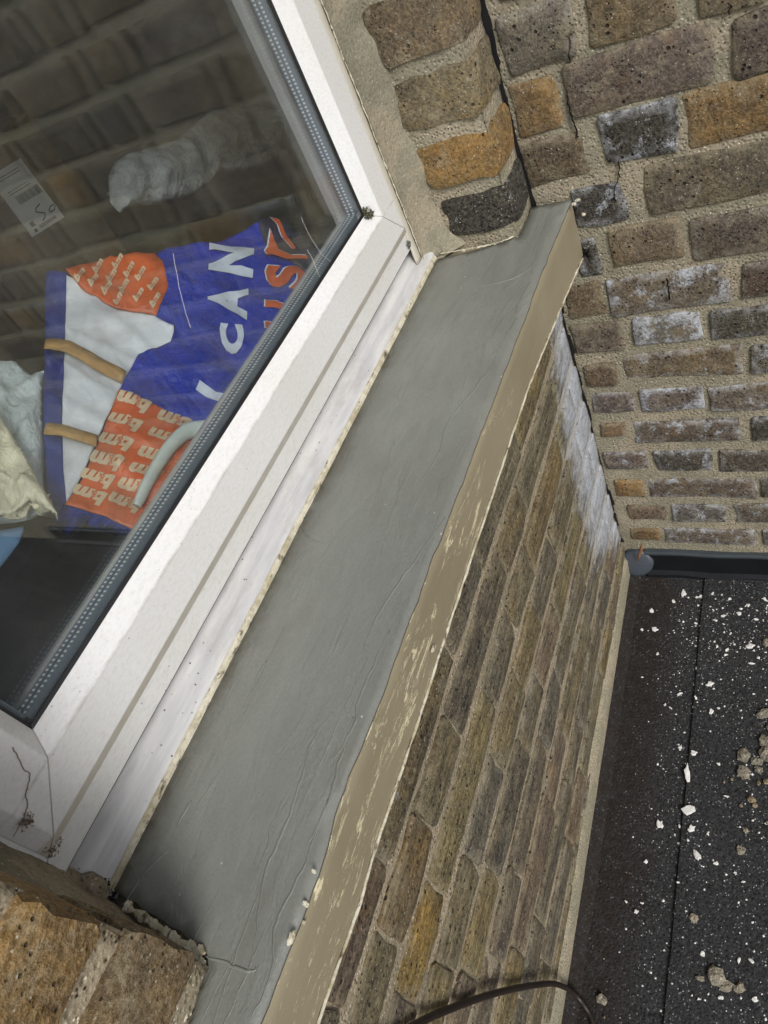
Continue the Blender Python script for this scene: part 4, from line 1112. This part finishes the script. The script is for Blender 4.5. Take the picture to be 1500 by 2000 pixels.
for ch, quad in (('N', [(490, 555), (493, 498), (406, 489), (404, 542)]), ('A', [(479, 636), (482, 575), (401, 582), (404, 612)]), ('C', [(470, 704), (475, 646), (424, 640), (430, 694)])):
    letters('letter', text_mesh(ch, 0, .055), quad, BAG_TEXT, .0105, face)
def patchpoly(name, poly, mat, off, parent):
    v, f = fill(poly, 6); n_ = Vector(BN).normalized()
    o = sheet(name, [hitp((p.x, p.y), BN, BD) + n_ * (off + bag_w(p.x, p.y)) for p in v], [tuple(q) for q in f], mat, None, CAM); put(o, parent)
patchpoly('letter', [(388, 752), (381, 766), (402, 781), (432, 794), (448, 786), (444, 779), (420, 774)], BAG_TEXT, .0105, face)
for a, m_, o_ in ((-2.5, BAG_TEXT, .0100), (0, BAG_TEXTO, .0110)):
    letters('letter', text_mesh('S', 0, .05), [(596 + a, 584 + a), (590 + a, 540 + a), (514 + a, 528 + a), (516 + a, 572 + a)], m_, o_, face)
    patchpoly('letter', [(514 + a, 600 + a), (585 + a, 614 + a), (578 + a, 626 + a), (514 + a, 613 + a)], m_, o_, face)
    patchpoly('letter', [(514 + a, 640 + a), (548 + a, 645 + a), (540 + a, 658 + a), (515 + a, 655 + a)], m_, o_, face)
    patchpoly('letter', [(525 + a, 462 + a), (532 + a, 484 + a), (540 + a, 502 + a), (566 + a, 514 + a), (594 + a, 516 + a), (595 + a, 523 + a), (555 + a, 521 + a), (528 + a, 512 + a), (518 + a, 514 + a), (514 + a, 504 + a), (520 + a, 495 + a)], m_, o_ + .003, face)
    patchpoly('letter', [(524 + a, 441 + a), (540 + a, 447 + a), (554 + a, 475 + a), (573 + a, 500 + a), (568 + a, 503 + a), (548 + a, 480 + a), (538 + a, 458 + a)], m_, o_ + .003, face)
BM = text_mesh('bm', .3, .055); AMP = text_mesh('&', 0, .0)
def logo(c, ang, wd, ht, parent, off):
    ca, sa = math.cos(math.radians(ang)), math.sin(math.radians(ang)); ux = Vector((ca, sa)); uy = Vector((sa, -ca))
    c = Vector(c); q = [c - ux*wd/2 - uy*ht/2, c + ux*wd/2 - uy*ht/2, c + ux*wd/2 + uy*ht/2, c - ux*wd/2 + uy*ht/2]
    letters('logo_print', BM, q, BAG_PRINT, off, parent)
    c2 = c - ux * wd * .10 - uy * ht * .12; w2, h2 = wd * .16, ht * .5
    q = [c2 - ux*w2/2 - uy*h2/2, c2 + ux*w2/2 - uy*h2/2, c2 + ux*w2/2 + uy*h2/2, c2 - ux*w2/2 + uy*h2/2]
    letters('logo_print', AMP, q, BAG_ORANGE, off + .0012, parent)
for c in ((260, 803), (338, 832), (243, 842), (320, 868), (225, 878), (300, 905), (208, 913), (283, 936), (190, 944), (262, 962), (175, 976), (244, 990)):
    logo(c, 195, 68, 29, gus2, .0125)
for c in ((155, 548), (190, 528), (228, 520), (262, 512), (181, 556), (216, 546), (250, 537), (207, 570), (240, 566), (272, 548), (230, 590), (268, 588), (296, 572), (300, 604), (318, 592)):
    logo(c, -58, 30, 13, gus, .0115) if inpoly(c[0], c[1], [(140, 542), (215, 518), (298, 510), (320, 575), (300, 615), (225, 597), (160, 566)]) else None

# ---- pale plastic bag, its sunlit patch as a cream sheet, and a blue board
crump = lambda x, y: .014 * nz(x * .02, y * .014, 5) + .010 * nz(x * .05 + y * .02, y * .03, 7) + .005 * nz(x * .12, y * .1, 2)
blob('plastic_bag_or_sunlit_patch', [(-120, 690), (0, 704), (28, 706), (48, 722), (60, 732), (86, 724), (86, 940), (96, 1000), (60, 1015), (-120, 1040)], (BN, BD), 9, .022, PLASTIC, crump, 'pale blue crumpled plastic bag beside the shopping bag', 'plastic bag', th=.03)
blob('plastic_bag_or_sunlit_patch', [(-120, 800), (0, 838), (22, 872), (45, 910), (70, 955), (95, 1000), (114, 1036), (88, 1026), (62, 1012), (36, 1032), (0, 1040), (-120, 1060)], (BN, BD), 8, .012, SUNLIT_CREAM, crump, 'cream crumpled sheet with a pointed corner painted as the sunlit part of the plastic bag', 'plastic bag', off=.045, th=.02)
blob('blue_board', [(-120, 1040), (0, 1036), (46, 1028), (38, 1058), (0, 1108), (-120, 1200)], (BN, BD), 14, .004, BLUEBOX, lambda x, y: 0, 'pale blue board poking out under the cream sheet', 'board', off=.0, th=.03)

# ------------------------------------------------------------------ cable
cp = [hit((700, 2080), 1, -.02), hit((815, 2000), 1, -.016), hit((880, 1970), 1, -.016), hit((950, 1945), 1, -.018), hit((1000, 1932), 1, -.02), hit((1045, 1924), 1, -.022), hit((1085, 1922), 1, -.028)]
e0 = cp[-1]
r1 = hitp((1118, 1938), (-SLOPE, 0, 1), ZR0 + .04); r2 = hitp((1145, 1970), (-SLOPE, 0, 1), ZR0 + .012); r3 = hitp((1160, 2005), (-SLOPE, 0, 1), ZR0 + .009); r4 = hitp((1170, 2080), (-SLOPE, 0, 1), ZR0 + .009)
V, Fc = tube(spline(cp + [r1, r2, r3, r4], 8), .0052, 10)
o = mesh('cable', V, Fc, CABLE, None, True); tag(o, 'dark brown cable looping down the brick wall onto the felt roof', 'cable')

# ------------------------------------------------------------------ debris on the roof
on_roof = lambda px: roofpt(px) + Vector((0, 0, .0075 if roofpt(px).y < -.2 else .002))
R7 = lambda u, v: (950 + .475 * u, 1050 + .475 * v)
flakes = [((810, 230), .017), ((680, 305), .010), ((692, 378), .011), ((640, 382), .005), ((795, 645), .009), ((920, 610), .010), ((925, 720), .009), ((798, 866), .008), ((855, 892), .009), ((828, 975), .022), ((825, 1125), .020), ((715, 1180), .011), ((845, 1200), .010), ((868, 1312), .017), ((793, 1188), .005), ((893, 1718), .007), ((1085, 455), .011), ((990, 470), .008), ((1090, 525), .008), ((1145, 262), .010), ((860, 355), .006), ((942, 348), .006), ((955, 937), .007), ((955, 708), .004), ((850, 700), .004), ((758, 702), .005), ((656, 1333), .005), ((618, 1540), .006), ((945, 1345), .006), ((1040, 1742), .006), ((1090, 1745), .006), ((1105, 1900), .006), ((640, 1505), .005), ((575, 1498), .004), ((965, 1895), .005), ((876, 1900), .005), ((830, 1250), .004), ((862, 665), .005), ((988, 1070), .007), ((1025, 1385), .005), ((1058, 1420), .005), ((912, 1225), .004), ((788, 1422), .004), ((705, 480), .006), ((735, 690), .004), ((770, 265), .006), ((880, 245), .007), ((930, 240), .007), ((975, 330), .006), ((1040, 320), .007), ((1075, 285), .007), ((1000, 260), .006), ((1110, 345), .007), ((950, 455), .006), ((985, 490), .006), ((865, 540), .005), ((980, 700), .004), ((1100, 650), .004)]
for i, (q, s) in enumerate(flakes):
    o = scrap(None, R7(*q), on_roof, s * 1.0, FLAKE, 'paint_flake', .0028, 200 + i, None, 10)
    o.rotation_euler = (random.uniform(-.12, .12), random.uniform(-.12, .12), 0); o.location.z += s * .05
    SPECIAL_F = {0: 'long white paint flake on the roof beside the return wall flashing', 9: 'long curled white paint flake lying on the felt seam', 10: 'broad white paint flake lying beside the felt seam with a smaller one below', 13: 'split white paint flake on the open felt past the seam', 11: 'chipped white paint flake between the seam and the window wall', 1: 'white paint flake close to the rounded grey corner patch', 2: 'narrow upright white paint flake near the corner patch'}
    tag(o, SPECIAL_F.get(i, 'small white paint flake lying loose on the dark felt roof'), 'paint flake', 'paint flakes on the roof')
def lump(px, s, mat, label, cat, grp, seed, flat=.45):
    p = on_roof(px); bm = bmesh.new(); bmesh.ops.create_icosphere(bm, subdivisions=2, radius=s); rnd = random.Random(seed)
    sx, sy = rnd.uniform(.7, 1.2), rnd.uniform(.6, 1.1); a = rnd.uniform(0, 3.1)
    for v in bm.verts:
        c = v.co.normalized(); r = 1 + .6 * nz(c.x * 1.7 + seed, c.y * 1.7, c.z * 1.7) + .3 * nz(c.x * 4, c.y * 4 + seed, c.z * 4)
        x, y, z = c.x * s * sx * r, c.y * s * sy * r, c.z * s * flat * r
        v.co = Vector((x * math.cos(a) - y * math.sin(a), x * math.sin(a) + y * math.cos(a), max(z, -s * flat * .6) + s * flat * .55))
    me = bpy.data.meshes.new('mortar_lump'); bm.to_mesh(me); bm.free()
    tag(obj('mortar_lump', me, mat, None, p), label, cat, grp)
for i, (q, s, mt) in enumerate([((1060, 905), .022, LUMP), ((1058, 975), .020, LUMP), ((1112, 928), .014, LUMP), ((1140, 730), .020, LUMP), ((1150, 850), .024, LUMP), ((855, 1570), .014, LUMP), ((945, 1810), .026, LUMP), ((985, 1850), .018, LUMP), ((1040, 1855), .013, LUMP), ((475, 1900), .019, LUMP), ((1068, 1210), .009, LUMP), ((1120, 1015), .008, LUMP_Y), ((1105, 1108), .009, LUMP_Y), ((1048, 1108), .006, LUMP_Y), ((1150, 440), .016, LUMP), ((978, 1012), .005, LUMP_Y), ((880, 1815), .010, LUMP), ((1165, 900), .026, LUMP), ((1180, 800), .02, LUMP), ((1120, 960), .012, LUMP), ((1150, 1010), .010, LUMP_Y), ((1165, 1180), .010, LUMP), ((1090, 1085), .012, LUMP_Y), ((1045, 1290), .012, LUMP), ((1010, 1000), .006, LUMP_Y), ((486, 1973), .005, LUMP_Y)]):
    if mt is LUMP: lump(R7(*q), s * .75, mt, {6: 'largest grey mortar lump on the open felt beside the seam', 9: 'grey mortar lump on the felt beside the cable', 5: 'flat grey mortar lump alone on the felt past the seam', 14: 'grey mortar lump on the felt close to the return wall'}.get(i, 'grey lump of old mortar in the rubble on the felt roof'), 'mortar lump', 'mortar lumps on the roof', 300 + i)
    else: lump(R7(*q), s * .6, mt, 'small yellowish grit stone lying on the felt roof', 'stone', 'grit stones on the roof', 300 + i, .7)
# crumbs too small to count
rnd = random.Random(5); V, Fc = [], []
def crumb(p, s):
    k = len(V); a = rnd.uniform(0, 6.28)
    for j in range(4): V.append((p.x + s * rnd.uniform(.5, 1) * math.cos(a + j * 1.57), p.y + s * rnd.uniform(.5, 1) * math.sin(a + j * 1.57), p.z))
    V.append((p.x, p.y, p.z + s * .6)); Fc.extend([(k, k+1, k+4), (k+1, k+2, k+4), (k+2, k+3, k+4), (k+3, k, k+4)])
def cr(x, y, s):
    p = Vector((x, y, zr(x) + .004 * nz(x * 3, y * 3, 2) + (.0075 if y < -.205 else .0005))); crumb(p, s)
for i in range(2400):
    x = -rnd.random() * 1.5 - .03; y = -.07 - rnd.random() * .75
    if nz(x * 6, y * 6, 3) + .35 * rnd.random() < -.05: continue
    if y > -.14 and rnd.random() < .6: continue
    cr(x, y, .0011 + .0034 * rnd.random() ** 4)
for i in range(420):
    x = -.07 - abs(rnd.gauss(0, .12)); y = -.13 - rnd.random() * .6; cr(x, y, .0013 + .0048 * rnd.random() ** 3)
me = bpy.data.meshes.new('paint_crumbs'); me.from_pydata(V, [], Fc)
o = obj('paint_crumbs', me, FLAKE); tag(o, 'scatter of tiny white paint crumbs over the felt roof', 'crumbs', kind='stuff')
